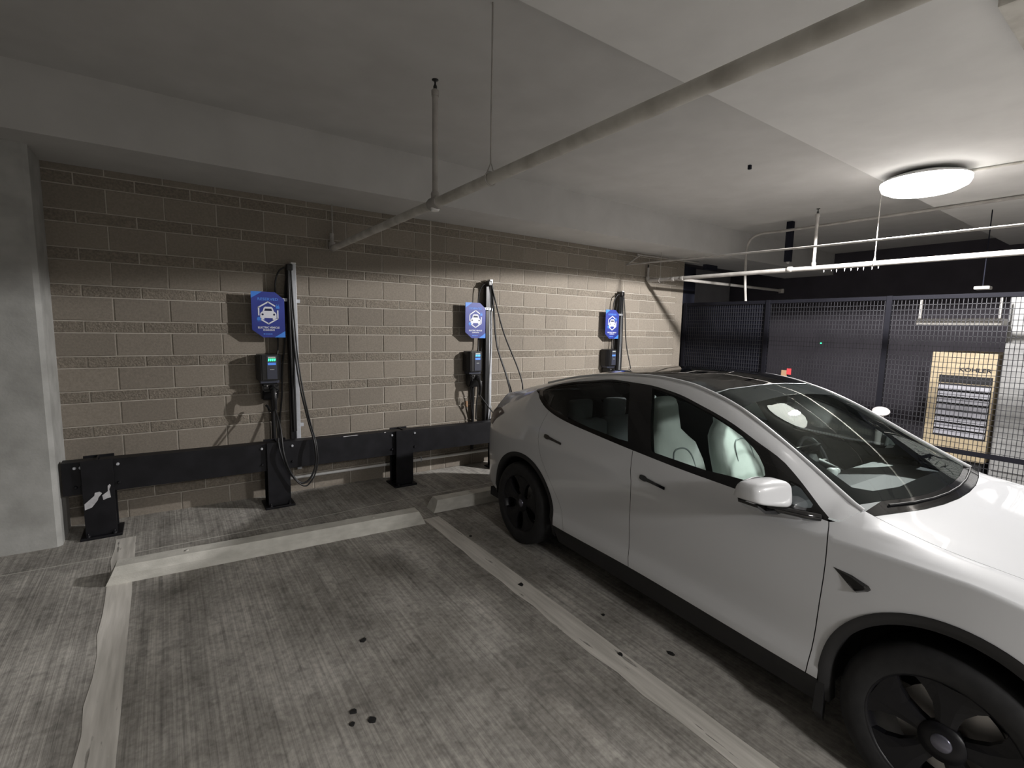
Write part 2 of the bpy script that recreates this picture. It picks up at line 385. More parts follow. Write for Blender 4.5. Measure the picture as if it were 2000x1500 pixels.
# ================================================================== GUARD RAIL
def build_guard():
    g = thing('guard_rail', 'black steel guard rail on wide flange posts along the block wall', 'guard rail', (-1.84, -.3, zf(-1.84, -.3)))
    posts = [-3.205, -1.84, -.52, .84, 2.16, 3.5, 4.8]
    for i, x in enumerate(posts):
        z0 = zf(x, -.3); zt = z0 + .655 - .003*(x+1.8)
        m = MB()
        m.bbox(x-.102, x+.102, -.405, -.389, z0+.02, zt, .002).bbox(x-.102, x+.102, -.215, -.2, z0+.02, zt, .002).box(x-.006, x+.006, -.39, -.21, z0+.02, zt)
        p = m.build('post', M['black_steel'], g)
        MB().bbox(x-.135, x+.135, -.44, -.165, z0-.002, z0+.02, .003).build('base_plate', M['black_steel'], p)
        for sx in (-.085, .085): MB().lathe([(.016, z0+.02), (.016, z0+.035), (.006, z0+.037), (.006, z0+.055)], (x+sx, -.42, 0), 'Z', 6).build('anchor_bolt', M['black_steel'], p)
        if i == 0:      # bare primer where the paint was scraped off
            sc = [(-.095, .30), (-.03, .36), (-.025, .385), (.005, .39), (.02, .375), (-.005, .34), (-.01, .32), (-.05, .265), (-.095, .25)]
            MB().prism([(x+a, z0+b) for a, b in sc], -.4065, -.4055).build('scraped_patch', M['chip'], p)
            sc = [(.02, .355), (.058, .385), (.06, .43), (.074, .445), (.08, .43), (.068, .40), (.075, .33), (.05, .325), (.025, .315)]
            MB().prism([(x+a, z0+b) for a, b in sc], -.4065, -.4055).build('scraped_patch', M['chip'], p)
            MB().prism([(x-.102, z0+.06), (x-.09, z0+.06), (x-.088, z0+.24), (x-.10, z0+.27)], -.2165, -.2155).build('scraped_patch', M['chip'], p)
    ends = [-3.44]+posts+[5.0]
    for a, b in zip(ends[:-1], ends[1:]):
        if b-a < .12: continue
        a2, b2 = a+.012, b-.012
        pr = [(-.372, .375), (-.372, .645), (-.26, .645), (-.26, .632), (-.36, .632), (-.36, .388), (-.26, .388), (-.26, .375)]
        va = [(a2, y, zf(a2, y)+h-.002*(a2+1.8)) for y, h in pr]; vb = [(b2, y, zf(b2, y)+h-.002*(b2+1.8)) for y, h in pr]; n = len(pr)
        m = MB().add(va+vb, [tuple(range(n)), tuple(range(2*n-1, n-1, -1))]+[(i, (i+1) % n, n+(i+1) % n, n+i) for i in range(n)])
        r = m.build('rail', M['black_steel'], g)
        for xx in (a2+.12, b2-.13):
            for hh in (.44, .60): MB().lathe([(.013, -.372), (.013, -.382), (.009, -.386)], (xx, 0, zf(xx, -.3)+hh), 'Y', 8).build('bolt', M['galv' if hh > .5 else 'black_steel'], r)
    for x, w, d in [(-1.12, .16, .01), (-1.78, .05, .02), (-.74, .02, .014)]:   # scuffs on the top edge
        zz = zf(x, -.37)+.645-.002*(x+1.8)
        MB().prism([(x-w/2, zz-.006), (x+w/2, zz-.004), (x+w/2.5, zz+.002), (x-w/2, zz+.001)], -.3735, -.3725).build('scuff', M['chip'], g)
build_guard()
# low white conduit on the wall
m_ = MB(); m_.tube([(-1.78, -.03, .176), (-.2, -.03, .162), (2.5, -.03, .14), (5.0, -.03, .12)], .0165, 12)
lc = tag(m_.build('wall_conduit', M['conduit'], origin=(-1.0, -.03, .16)), 'thin white conduit running low along the block wall behind the guard rail', 'conduit')
for x in (-1.45, -.15): MB().tube([(x, -.03, .135), (x, -.05, .17), (x, -.03, .2)], .006, 6).build('pipe_strap', M['galv'], lc)

# ================================================================== WHEEL STOPS
def wheel_stop(x0, y0, x1, y1, label):
    a = Vector((x0, y0, 0)); b = Vector((x1, y1, 0)); d = (b-a).normalized(); n = Vector((-d.y, d.x, 0)); L = (b-a).length
    o = ((x0+x1)/2, (y0+y1)/2, zf((x0+x1)/2, (y0+y1)/2)); bm = bmesh.new()
    prof = [(-.09, 0), (-.083, .062), (-.058, .118), (.058, .118), (.083, .062), (.09, 0)]
    rings = []
    nseg = 24; rnd = random.Random(int(x0*100))
    for i in range(nseg+1):
        t = i/nseg
        e = .055 if i in (0, nseg) else 0
        r = []
        for w, h in prof:
            s = L*t
            if i == 0: s += .055*h/.118
            if i == nseg: s -= .055*h/.118
            p = a+d*s+n*(w+rnd.uniform(-.002, .002)); r.append(bm.verts.new((p.x, p.y, zf(p.x, p.y)+h+rnd.uniform(-.0015, .0015)*(h > 0)-.001)))
        rings.append(r)
    for r, q in zip(rings[:-1], rings[1:]):
        for i in range(5): bm.faces.new((r[i], r[i+1], q[i+1], q[i]))
    bm.faces.new(rings[0]); bm.faces.new(list(reversed(rings[-1])))
    ob = tag(MB().frombm(bm).build('wheel_stop', M['kerb'], origin=o), label, 'wheel stop')
    for t in (.2, .8):
        p = a+d*L*t; zz = zf(p.x, p.y)+.117
        MB().lathe([(.014, zz), (.014, zz+.004), (.004, zz+.006)], (p.x, p.y, 0), 'Z', 8).build('anchor_pin', M['pipe'], ob)
wheel_stop(-3.11, -1.285, -.775, -1.41, 'long concrete wheel stop at the head of the empty parking bay')
wheel_stop(-.60, -1.22, 1.70, -1.30, 'concrete wheel stop behind the rear tyres of the white car')

# ================================================================== SIGNS, CHARGERS, CABLE POLES
def build_sign(px, which):
    x0, z0 = px-.405, 1.685; y = -.13; w, h = .30, .450
    cx = x0+w/2; cz = z0+h/2
    s = thing('parking_sign', 'blue reserved electric vehicle charging sign beside the %s' % which, 'sign', (cx, y, z0), 'blue charging signs on the cable poles')
    c = .052
    plate = [(x0, z0+.075), (x0+.095, z0), (x0+w, z0), (x0+w, z0+h-.07), (x0+w-.085, z0+h), (x0, z0+h)]
    MB().prism(plate, y-.002, y+.002).build('sign_plate', M['sign'], s)
    F = y-.0032
    def tri(p, mat, name, f=F): MB().prism(p, f-.0006, y-.002).build(name, M[mat], s)
    tri([(x0, z0+h), (x0, z0+h-.065), (x0+.10, z0+h)], 'sign_l', 'corner_patch')
    tri([(x0+w, z0), (x0+w, z0+.065), (x0+w-.10, z0)], 'sign_l', 'corner_patch')
    def txt(t, hh, ww, zc, mat, xc=cx, b=.02):
        v, f = text_mesh(t, hh, b); fs = f
        xs = [p[0] for p in v]; k = ww/(max(xs)-min(xs))
        MB().add([(xc+p[0]*k, F-.0008, zc+p[1]) for p in v], fs).build('lettering', M[mat], s)
    txt('RESERVED', .027, .185, z0+h-.072, 'sign_t')
    txt('ELECTRIC VEHICLE', .0195, .195, z0+.098, 'sign_w', b=.03)
    txt('CHARGING', .0165, .105, z0+.073, 'sign_w', b=.03)
    for i in range(5): tri([(cx-.05+i*.017, z0+.028), (cx-.038+i*.017, z0+.028), (cx-.038+i*.017, z0+.039), (cx-.05+i*.017, z0+.039)], 'sign_t', 'small_mark')
    # broken hexagon outline
    hc = (cx, z0+.243); R = .108; q = [(hc[0]+R*.92*math.sin(t*math.pi/3), hc[1]+R*math.cos(t*math.pi/3)) for t in range(6)]
    def seg(a, b, t0, t1, wd=.0125):
        A = Vector(q[a % 6]); B = Vector(q[b % 6]); p0 = A+(B-A)*t0; p1 = A+(B-A)*t1; d = (p1-p0).normalized(); n = Vector((-d.y, d.x))*wd/2
        e = d*wd*.28
        tri([tuple(p0-e+n), tuple(p1+e+n), tuple(p1+e-n), tuple(p0-e-n)], 'sign_w', 'hexagon_bar')
    seg(0, 1, 0, .72); seg(1, 2, .28, 1); seg(2, 3, 0, 1); seg(3, 4, 0, .72); seg(4, 5, .28, 1); seg(5, 0, 0, 1)
    # car pictogram
    X, Z = hc[0], hc[1]-.008
    car = [(-.078, -.005), (-.07, .012), (-.055, .022), (-.042, .062), (-.03, .072), (.03, .072), (.042, .062), (.055, .022), (.07, .012), (.078, -.005), (.078, -.045), (.068, -.045), (.068, -.062), (.040, -.062), (.040, -.045), (-.040, -.045), (-.040, -.062), (-.068, -.062), (-.068, -.045), (-.078, -.045)]
    tri([(X+a*.95, Z+b*.95) for a, b in car], 'sign_w', 'car_pictogram')
    tri([(X-.036, Z+.028), (X+.036, Z+.028), (X+.028, Z+.050), (X-.028, Z+.050)], 'sign_d', 'pictogram_window', F-.001)
    for sx in (-1, 1):
        tri([(X+sx*.052+.010*math.cos(t*.785), Z-.008+.010*math.sin(t*.785)) for t in range(8)], 'sign_d', 'pictogram_lamp', F-.001)
    # the two light blue plugs on the hexagon ends
    for (bx, bz, s1) in [(q[1][0], q[1][1]-.0+.004, 1), (q[4][0], q[4][1]-.004, -1)]:
        tri([(bx-.017, bz-.014), (bx+.017, bz-.014), (bx+.017, bz+.006), (bx+.008, bz+.016), (bx-.008, bz+.016), (bx-.017, bz+.006)], 'sign_l', 'plug_mark')
        for sx in (-.008, .008): tri([(bx+sx-.003, bz+s1*.014), (bx+sx+.003, bz+s1*.014), (bx+sx+.003, bz+s1*.028), (bx+sx-.003, bz+s1*.028)], 'sign_l', 'plug_mark')
    # bracket to the pole
    MB().box(x0+w-.06, px-.02, y+.002, y+.006, z0+h-.085, z0+h-.055).build('bracket', M['galv'], s)
    MB().lathe([(.009, y+.001), (.009, y-.006), (.004, y-.009)], (x0+w+.022, 0, z0+h-.07), 'Y', 8).build('bolt', M['galv'], s)
    MB().lathe([(.009, y+.001), (.009, y-.006), (.004, y-.009)], (x0+w+.055, 0, z0+h-.07), 'Y', 8).build('bolt', M['galv'], s)

def build_pole(px, which):
    p = thing('cable_pole', 'tall pale steel cable pole by the %s' % which, 'pole', (px, -.06, .28))
    MB().bbox(px-.022, px+.022, -.10, -.04, .28, 2.435, .003).build('upright', M['galv'], p)
    for zz in (2.06, .75): 
        MB().box(px-.06, px+.065, -.042, -.002, zz-.018, zz+.018).build('wall_bracket', M['galv'], p)
    # cable hook and retractor at the top
    MB().bbox(px-.075, px-.015, -.15, -.07, 2.36, 2.425, .012).build('cable_clamp', M['blackp'], p)
    MB().bbox(px-.024, px+.024, -.104, -.036, 2.433, 2.447, .003).build('end_cap', M['conduit'], p)
    MB().box(px-.072, px-.0225, -.096, -.03, .56, 2.41).build('side_channel', M['blackp'], p)
    return p

def build_charger(px, which, led):
    cx = px-.265; y = -.03; zt, zb = 1.515, 1.255
    c = thing('ev_charger', 'black wall charger with %s lit display beside the %s' % ('green' if led == 'led_g' else 'blue', which) if led else 'black wall charger with unlit display beside the %s' % which, 'charger', (cx, y, 1.02))
    w = .110
    prof = [(-w, -.02), (-w, -.13), (-w+.03, -.185), (w-.03, -.185), (w, -.13), (w, -.02)]
    b = MB(); b.prism([(cx+a, d) for a, d in prof], zb, zt, 'Z'); body = b.build('housing', M['blackp'], c)
    bm = bmesh.new(); bm.from_mesh(body.data); bmesh.ops.bevel(bm, geom=bm.edges[:], offset=.008, segments=2, affect='EDGES'); bm.to_mesh(body.data); bm.free()
    fx0, fx1 = cx-.030, cx+.062; f = -.1865
    MB().prism([(fx0, zb+.015), (fx1, zb+.015), (fx1, zt-.012), (fx0, zt-.012)], f-.0035, f+.004).build('front_panel', M['slate'], c)
    g = f-.0045
    MB().box(fx0+.012, fx1-.012, g-.001, f, zt-.035, zt-.022).build('status_strip', M['lab_w'], c)
    if led:
        for i in range(4): 
            xx = fx0+.012+i*.0185
            MB().prism([(xx, zt-.064), (xx+.010, zt-.064), (xx+.013, zt-.041), (xx+.003, zt-.041)], g-.001, f).build('status_light', M[led], c)
    MB().box(fx0+.008, fx1-.010, g-.001, f, zt-.105, zt-.080).build('blue_label', M['lab_b'], c)
    for i in range(4): MB().box(fx0+.028+i*.010, fx0+.035+i*.010, g-.001, f, zt-.152, zt-.146).build('small_mark', M['lab_w'], c)
    # mounting collar and connector holster
    MB().prism([(cx-.085, -.03), (cx-.085, -.15), (cx+.085, -.15), (cx+.085, -.03)], zb-.03, zb+.002, 'Z').build('collar', M['slate'], c)
    h = MB(); h.prism([(-.165, zb-.028), (-.03, zb-.028), (-.03, zb-.17), (-.075, zb-.21), (-.13, zb-.20), (-.185, zb-.10), (-.185, zb-.05)], cx-.075, cx+.075, 'X')
    hd = h.build('holster', M['blackp'], c)
    bm = bmesh.new(); bm.from_mesh(hd.data); bmesh.ops.bevel(bm, geom=bm.edges[:], offset=.012, segments=2, affect='EDGES'); bm.to_mesh(hd.data); bm.free()
    MB().tube([(cx+.012, -.17, zb-.07), (cx+.014, -.215, zb-.09)], .032, 12).build('plug_socket', M['rubber'], c)
    MB().lathe([(.008, -.188), (.006, -.192), (0, -.194)], (cx-.035, 0, zb-.052), 'Y', 8).build('lock_button', M['steel'], c)
    # gun shaped connector hanging in the holster
    gun = MB().tube(spline([(cx+.014, -.19, zb-.08), (cx+.016, -.245, zb-.12), (cx+.020, -.255, zb-.20), (cx+.022, -.235, zb-.29)], 5), [.026]*5+[.024]*5+[.020]*6, 10).build('connector', M['rubber'], c)
    MB().lathe([(.010, -.262), (.007, -.266), (0, -.267)], (cx+.028, 0, zb-.125), 'Y', 8).build('release_button', M['steel'], gun)
    return cx, zb, c

CH = [None]
def cable(pts, r, label, k=8):
    o = MB().tube(spline(pts, k), r, 8).build('charging_cable', M['rubber'], CH[0]); o['label'] = label
    return o

POLES = [-1.585, .822, 3.335]
WH = ['empty parking bay', 'tail of the white car', 'far end of the block wall']
LED = ['led_g', 'led_b', None]; CHARGERS = []
for i, (px, wh, led) in enumerate(zip(POLES, WH, LED)):
    build_pole(px, wh)
    build_sign(px, wh)
    cx, zb, ch = build_charger(px, wh, led); CHARGERS.append(ch); CH[0] = ch
    # feed lead from the clamp, behind the sign, into the charger top
    cable([(px-.05, -.10, 2.39), (px-.12, -.09, 2.37), (px-.165, -.07, 2.27), (px-.175, -.06, 2.1), (px-.165, -.055, 1.8), (px-.165, -.06, 1.6), (px-.18, -.08, 1.50)], .0085, 'black lead dropping behind the sign into the charger by the %s' % wh)
    cable([(px-.05, -.09, 2.37), (px-.075, -.05, 2.2), (px-.085, -.04, 1.9), (px-.10, -.04, 1.6), (px-.125, -.04, 1.4), (px-.14, -.04, 1.1), (px-.17, -.035, .80), (px-.175, -.03, .60)], .009, 'thin black lead hanging flat on the wall by the %s' % wh)
    # vertical feed pipe below the charger
    MB().tube([(cx+.035, -.035, zb-.17), (cx+.035, -.035, .2)], .021, 12).build('feed_conduit', M['blackp'], ch)
# bundle of leads running down beside the first pole, looping in front of the rail and back up to the holster
px = POLES[0]; cx = px-.265; CH[0] = CHARGERS[0]
cable([(px-.05, -.12, 2.40), (px-.045, -.135, 2.2), (px-.04, -.14, 1.9), (px-.02, -.15, 1.5), (px+.012, -.20, 1.15), (px+.045, -.33, .85), (px+.075, -.45, .62), (px+.075, -.47, .42), (px+.02, -.475, .28), (px-.06, -.47, .24), (px-.15, -.46, .34), (px-.215, -.46, .55), (px-.225, -.38, .80), (cx+.018, -.25, .97)], .0095, 'black charging cable looping over the guard rail below the green lit charger')
cable([(px-.035, -.12, 2.41), (px-.03, -.14, 2.2), (px-.02, -.145, 1.9), (px-.0, -.155, 1.5), (px+.03, -.21, 1.15), (px+.06, -.34, .85), (px+.092, -.455, .60), (px+.09, -.475, .40), (px+.03, -.485, .255), (px-.05, -.48, .212), (px-.17, -.455, .36), (px-.25, -.45, .60), (px-.245, -.34, .80), (cx+.03, -.20, .98)], .0075, 'slim black cable looping beside the thicker one over the guard rail')
cable([(px-.06, -.13, 2.38), (px-.062, -.14, 2.0), (px-.058, -.135, 1.5), (px-.05, -.12, 1.0), (px-.045, -.11, .70)], .014, 'thick black cable strapped to the front of the pole by the empty parking bay')
cable([(px-.04, -.12, 2.39), (px-.038, -.128, 2.0), (px-.034, -.125, 1.5), (px-.03, -.115, 1.0), (px-.03, -.11, .70)], .012, 'second black cable strapped to the pole by the empty parking bay')
cable([(cx+.02, -.235, .97), (cx-.02, -.20, .95), (cx-.03, -.16, .985), (cx-.045, -.14, 1.0)], .012, 'short black strap end hanging under the green lit charger')
px = POLES[1]; cx = px-.265; CH[0] = CHARGERS[1]
cable([(px-.02, -.12, 2.42), (px+.03, -.14, 2.2), (px+.13, -.22, 1.75), (px+.25, -.38, 1.30), (px+.28, -.45, 1.08), (px+.26, -.48, .85), (px+.2, -.48, .55)], .0095, 'black cable slanting from the pole top down behind the white car')
cable([(px-.0, -.11, 2.40), (px+.015, -.13, 2.1), (px+.05, -.17, 1.6), (px+.12, -.30, 1.2), (px+.16, -.36, .9), (px+.1, -.40, .5)], .0095, 'black cable hanging close to the pole behind the white car tail')
cable([(px+.01, -.11, 2.38), (px+.03, -.12, 2.1), (px+.07, -.15, 1.6), (px+.15, -.27, 1.2), (px+.21, -.33, .9), (px+.2, -.36, .5)], .0085, 'outer black cable hanging close to the pole behind the white car tail')
cable([(cx+.02, -.23, .97), (cx+.05, -.24, .92), (cx+.14, -.26, .80), (px-.06, -.33, .69), (px-.03, -.42, .62), (px-.05, -.43, .4)], .0085, 'black cable sagging from the blue lit charger to the guard rail')
cable([(cx-.03, -.10, 1.05), (cx-.02, -.07, .95), (cx+.0, -.06, .8), (cx+.03, -.05, .65)], .0085, 'thin black cable under the blue lit charger')
px = POLES[2]; CH[0] = CHARGERS[2]
cable([(px-.0, -.11, 2.42), (px+.03, -.13, 2.1), (px+.06, -.16, 1.6), (px+.12, -.25, 1.1), (px+.12, -.3, .6)], .0085, 'black cable hanging off the pole at the far end of the block wall')
cable([(px-.015, -.11, 2.40), (px-.01, -.125, 2.0), (px-.004, -.125, 1.4), (px-.0, -.12, .8)], .0095, 'black cable taped along the pole at the far end of the block wall')
tag(MB().bbox(POLES[1]-.34, POLES[1]-.315, -.06, -.03, .78, .86, .006).build('cable_tag', M['tag'], origin=(POLES[1]-.33, -.04, .78)), 'small brown tag hanging under the blue lit charger', 'tag')

# ================================================================== SPRINKLER PIPES
def sprinkler(m_par, x, y, zp, zt, mt='pipe_w'):
    MB().tube([(x, y, zp+.02), (x, y, zt-.06)], .019, 12).build('riser', M[mt], m_par)
    MB().lathe([(.026, zp+.03), (.028, zp+.06), (.022, zp+.075)], (x, y, 0)).build('riser_fitting', M[mt], m_par)
    h = MB().lathe([(.024, zt-.09), (.025, zt-.055), (.017, zt-.048)], (x, y, 0)).build('reducer', M[mt], m_par)
    s = MB().lathe([(.011, zt-.048), (.013, zt-.03), (.006, zt-.015), (.006, zt+.0), (.012, zt+.006), (.022, zt+.008), (.022, zt+.012)], (x, y, 0), 'Z', 12).build('sprinkler_head', M['blackp'], m_par)
    return s
def hanger(par, x, y, zp, r, zt, mt='pipe_w'):
    m = MB(); m.tube([(x, y, zp+r+.05), (x, y, zt)], .005, 6); rod = m.build('hanger_rod', M[mt], par)
    m = MB(); m.tube([(x+(r+.006)*math.cos(t), y, zp+(r+.006)*math.sin(t)) for t in [math.pi*2*k/16 for k in range(17)]], .004, 6)
    m.tube([(x-.026, y, zp+r*.7), (x, y, zp+r+.055), (x+.026, y, zp+r*.7)], .004, 6); m.build('hanger_ring', M[mt], par)

p1 = thing('sprinkler_pipe', 'long weathered sprinkler pipe with one upright riser over the empty bay', 'pipe', (-1.184, -2.5, 2.64))
x = -1.184
MB().tube([(x, -.09, 2.632), (x, -4, 2.645), (x, -12, 2.66)], .031, 16).build('main_pipe', M['pipe'], p1)
MB().tube(spline([(x, -.13, 2.632), (x, -.075, 2.634), (x, -.05, 2.66), (x, -.05, 2.70)], 5), .034, 14).build('elbow', M['pipe_w'], p1)
MB().tube([(x, -.05, 2.69), (x, -.05, 2.79)], .022, 12).build('stub', M['pipe_w'], p1)
MB().tube([(x+.008, -.05, 2.79), (x+.008, -.05, 3.09)], .007, 8).build('hanger_rod', M['pipe_w'], p1)
MB().lathe([(.038, -2.44), (.042, -2.46), (.042, -2.54), (.038, -2.56)], (x, 0, 2.64), 'Y', 16).build('tee', M['pipe_w'], p1)
MB().lathe([(.026, 2.59), (.03, 2.60), (.03, 2.62)], (x, -2.5, 0), 'Z', 12).build('clamp', M['conduit'], p1)
sprinkler(p1, x, -2.5, 2.64, 3.40)
for yy in (-3.18, -6.2): hanger(p1, x, yy, 2.643, .031, Z_HIGH if yy > Y_STEP else Z_LOW)

p2 = thing('sprinkler_pipe', 'pale sprinkler pipe with drip stained underside near the ceiling lamp', 'pipe', (3.98, -2.6, 2.64))
x = 3.98
MB().tube([(x, -.09, 2.655), (x, -2.6, 2.64), (x, -12, 2.60)], .029, 16).build('main_pipe', M['pipe_g'], p2)
MB().tube(spline([(x, -.13, 2.655), (x, -.07, 2.66), (x, -.05, 2.69), (x, -.05, 2.72)], 5), .033, 12).build('elbow', M['pipe_g'], p2)
MB().tube([(x, -.05, 2.72), (x, -.05, 2.87)], .021, 12).build('stub', M['pipe_g'], p2)
MB().tube([(x, -.05, 2.87), (x, -.05, 2.92)], .011, 8).build('drop_rod', M['blackp'], p2)
for yy in (-.30, -3.28): hanger(p2, x, yy, 2.645, .029, 3.092 if yy > -.7 else Z_HIGH, 'pipe_g')
for yy in (-.55, -.72, -2.35): MB().lathe([(.034, yy-.03), (.037, yy-.02), (.037, yy+.02), (.034, yy+.03)], (x, 0, 2.647), 'Y', 14).build('coupling', M['pipe_g'], p2)
sprinkler(p2, x, -2.63, 2.64, 3.35, 'pipe_g')
rd = random.Random(3)
for k in range(9):                          # mineral drips on the underside
    yy = -2.75-.07*k-rd.uniform(0, .03); r_ = rd.uniform(.005, .011)
    MB().lathe([(r_, 2.612), (r_*.8, 2.600), (0, 2.585-rd.uniform(0, .02))], (x+rd.uniform(-.008, .008), yy, 0), 'Z', 7).build('mineral_drip', M['conduit'], p2)
MB().tube([(x, -.63, 2.645), (5.6, -.66, 2.645), (7.2, -.68, 2.645)], .024, 12).build('branch_pipe', M['pipe_g'], p2)
MB().lathe([(.045, 2.60), (.05, 2.64), (.045, 2.68)], (7.2, -.68, 0)).build('branch_end', M['pipe_g'], p2)

cd = thing('ceiling_conduit', 'thin pale conduit bending under the beam beside the lamp', 'conduit', (3.39, -2, 2.82))
MB().tube([(3.39, -.10, 2.862), (3.39, -3, 2.81), (3.39, -12, 2.72)], .0125, 10).build('long_run', M['pipe_g'], cd)
MB().tube(spline([(3.39, -.14, 2.862), (3.41, -.10, 2.868), (3.68, -.10, 3.03), (3.75, -.10, 3.045), (5.3, -.10, 3.06)], 6), .0125, 10).build('offset_bend', M['pipe_g'], cd)
tag(MB().tube(spline([(5.13, -1.14, 2.30), (5.13, -1.10, 2.7), (5.13, -1.09, 3.1), (5.13, -1.13, 3.30), (5.13, -1.30, 3.385), (5.13, -1.75, 3.38), (5.13, -3.1, 3.378), (5.13, -6, 3.375)], 7), .02, 12).build('bent_conduit', M['pipe_g'], origin=(5.1, -1.1, 2.33)), 'grey conduit rising above the wire fence and bending along the ceiling', 'conduit')
vb = MB().bbox(5.26, 5.34, -1.72, -1.63, 2.93, 3.54, .006).build('hanging_bracket', M['navy'], origin=(5.3, -1.67, 2.93))
tag(vb, 'dark steel hanger dropping from the slab above the wire fence', 'bracket')
MB().lathe([(.02, 2.90), (.03, 2.915), (.03, 2.93)], (5.3, -1.68, 0)).build('hanger_eye', M['steel'], vb)
tag(MB().tube([(3.6, -4.05, Z_LOW-.014), (3.85, -6, Z_LOW-.014), (3.9, -12, Z_LOW-.014)], .012, 8).build('lamp_conduit', M['pipe'], origin=(3.6, -4.05, Z_LOW-.014)), 'thin conduit on the high slab feeding the ceiling lamp', 'conduit')
tag(MB().bbox(.5, 8, -4.96, -4.84, Z_LOW-.07, Z_LOW, .01).build('ceiling_raceway', M['pipe'], origin=(2.2, -4.76, 3.66)), 'dark raceway fixed to the high slab', 'raceway')
tag(MB().bbox(2.31, 2.34, -2.67, -2.64, 3.50, 3.545, .004).build('ceiling_anchor', M['navy'], origin=(2.32, -2.65, 3.5)), 'small dark anchor stub in the low slab', 'anchor')

# ================================================================== LAMPS
for i, (x, y, z, pw, blend, soft) in enumerate(LAMPS):
    lab = 'bright round ceiling lamp beside the step in the slab' if i == 0 else ['', 'round ceiling lamp over the aisle in front of the white car', 'added fill lamp over the aisle facing the empty bay'][i]
    L = thing('ceiling_lamp', lab, 'lamp', (x, y, z), 'round ceiling lamps')
    MB().lathe([(.05, Z_LOW), (.20, Z_LOW-.005), (.33, z+.06), (.352, z+.03)], (x, y, 0), 'Z', 40).build('housing', M['lamp_body'], L)
    MB().lathe([(.352, z+.035), (.352, z+.01), (.335, z-.03), (.27, z-.065), (.16, z-.085), (0, z-.09)], (x, y, 0), 'Z', 40).build('lens', M['lamp'], L)  # lens drawn wider than the lamp so it takes in the bloom
    ld = bpy.data.lights.new('lamp_beam', 'SPOT'); ld.energy = pw; ld.spot_size = math.radians(167); ld.spot_blend = blend; ld.shadow_soft_size = soft
    ld.color = (1, .975, .955)
    lo = bpy.data.objects.new('lamp_beam', ld); COL.objects.link(lo); lo.parent = L; lo.location = (0, 0, -.16)

# ================================================================== WIRE FENCE AND STORE ROOM
def build_fence():
    X = 5.07
    f = thing('wire_fence', 'dark welded wire security fence closing off the store room', 'fence', (X, -2, zf(X, -2)))
    zt = 2.335
    posts = [-.05, -1.55, -3.13, -4.7, -6.3, -7.9]
    for y in posts: MB().bbox(X-.03, X+.03, y-.03, y+.03, zf(X, y), zt, .004).build('post', M['fpost'], f)
    for zz, hh in ((zt-.03, .05), (.44, .055), (.06, .05)):
        for a, b in zip(posts[:-1], posts[1:]): MB().box(X-.018, X+.018, b+.03, a-.03, zz-hh/2, zz+hh/2).build('rail', M['fpost'], f)
    for a, b in zip(posts[:-1], posts[1:]):
        m = MB(); y = a-.05; r = .0033
        while y > b+.03:
            m.add([(X-r, y-r, .05), (X-r, y+r, .05), (X+r, y, .05), (X-r, y-r, zt-.03), (X-r, y+r, zt-.03), (X+r, y, zt-.03)], [(0,1,4,3),(1,2,5,4),(2,0,3,5)]); y -= .04
        z = .10
        while z < zt-.05:
            m.add([(X-r, a-.03, z-r), (X-r, a-.03, z+r), (X+r, a-.03, z), (X-r, b+.03, z-r), (X-r, b+.03, z+r), (X+r, b+.03, z)], [(0,1,4,3),(1,2,5,4),(2,0,3,5)]); z += .064
        o = m.build('wire_mesh', M['mesh'], f); o['kind'] = 'stuff'
    MB().box(X+.02, X+.026, -1.51, -.09, .1, zt-.05).build('dark_sheet', M['navy'], f)  # dark sheet added to stand in for the darkness behind the mesh
    MB().lathe([(.010, X-.02), (.008, X-.03), (0, X-.033)], (0, -2.36, 1.69), 'X', 8).build('pilot_light', M['led_g'], f)
    return f
build_fence()
tag(MB().bbox(5.04, 5.42, .02, .14, zf(5.2, 0), 3.0, .008).build('steel_post', M['navy'], origin=(5.2, -.04, 0)), 'dark navy steel post at the end of the block wall', 'post')
MB_ = MB().bbox(5.05, 5.40, -.42, -.36, 2.90, 2.99, .006)
tag(MB_.build('post_bracket', M['navy'], origin=(5.2, -.4, 2.9)), 'dark bracket above the fence beside the navy post', 'bracket')
# tan generator housing with grey louvres
gx = 6.0; ga, gb = -3.40, -4.06; g0, g1 = zf(6, -3.7), 1.61
G = thing('generator_cabinet', 'tan machine cabinet with grey louvres behind the wire fence', 'cabinet', (gx+.5, (ga+gb)/2, g0))
MB().bbox(gx, gx+1.1, gb, ga, g0+.30, g1, .012).build('enclosure', M['tan'], G)
MB().box(gx+.04, gx+1.06, gb+.03, ga-.03, g0, g0+.31).build('plinth', M['dark'], G)
MB().box(gx-.006, gx+.01, gb+.02, ga-.10, 1.20, 1.30).build('dark_slot', M['dark'], G)
MB().box(gx-.004, gx+.01, gb+.02, ga-.10, .46, 1.19).build('louvre_frame', M['dark'], G)
for k in range(8):
    z = .49+k*.088
    MB().add([(gx-.006, gb+.03, z+.06), (gx-.006, ga-.11, z+.06), (gx-.03, ga-.11, z), (gx-.03, gb+.03, z)], [(0,1,2,3)]).build('louvre', M['louvre'], G)
v_, f_ = text_mesh('KOHLER', .055, .02)
MB().add([(gx-.004, -3.86-p[0]*1.15, 1.385+p[1]) for p in v_], f_).build('lettering', M['dark'], G)
cb = thing('storage_cabinet', 'tall pale grey cabinet beside the tan machine behind the fence', 'cabinet', (6.4, -4.6, zf(6.4, -4.6)))
MB().bbox(6.05, 6.9, -5.4, -4.10, zf(6.4, -4.6), 2.36, .012).build('carcass', M['cabinet'], cb)
for k in range(2): MB().bbox(6.03, 6.05, -4.12-.64*k-.62, -4.12-.64*k, .1, 2.3, .004).build('door', M['cabinet'], cb)
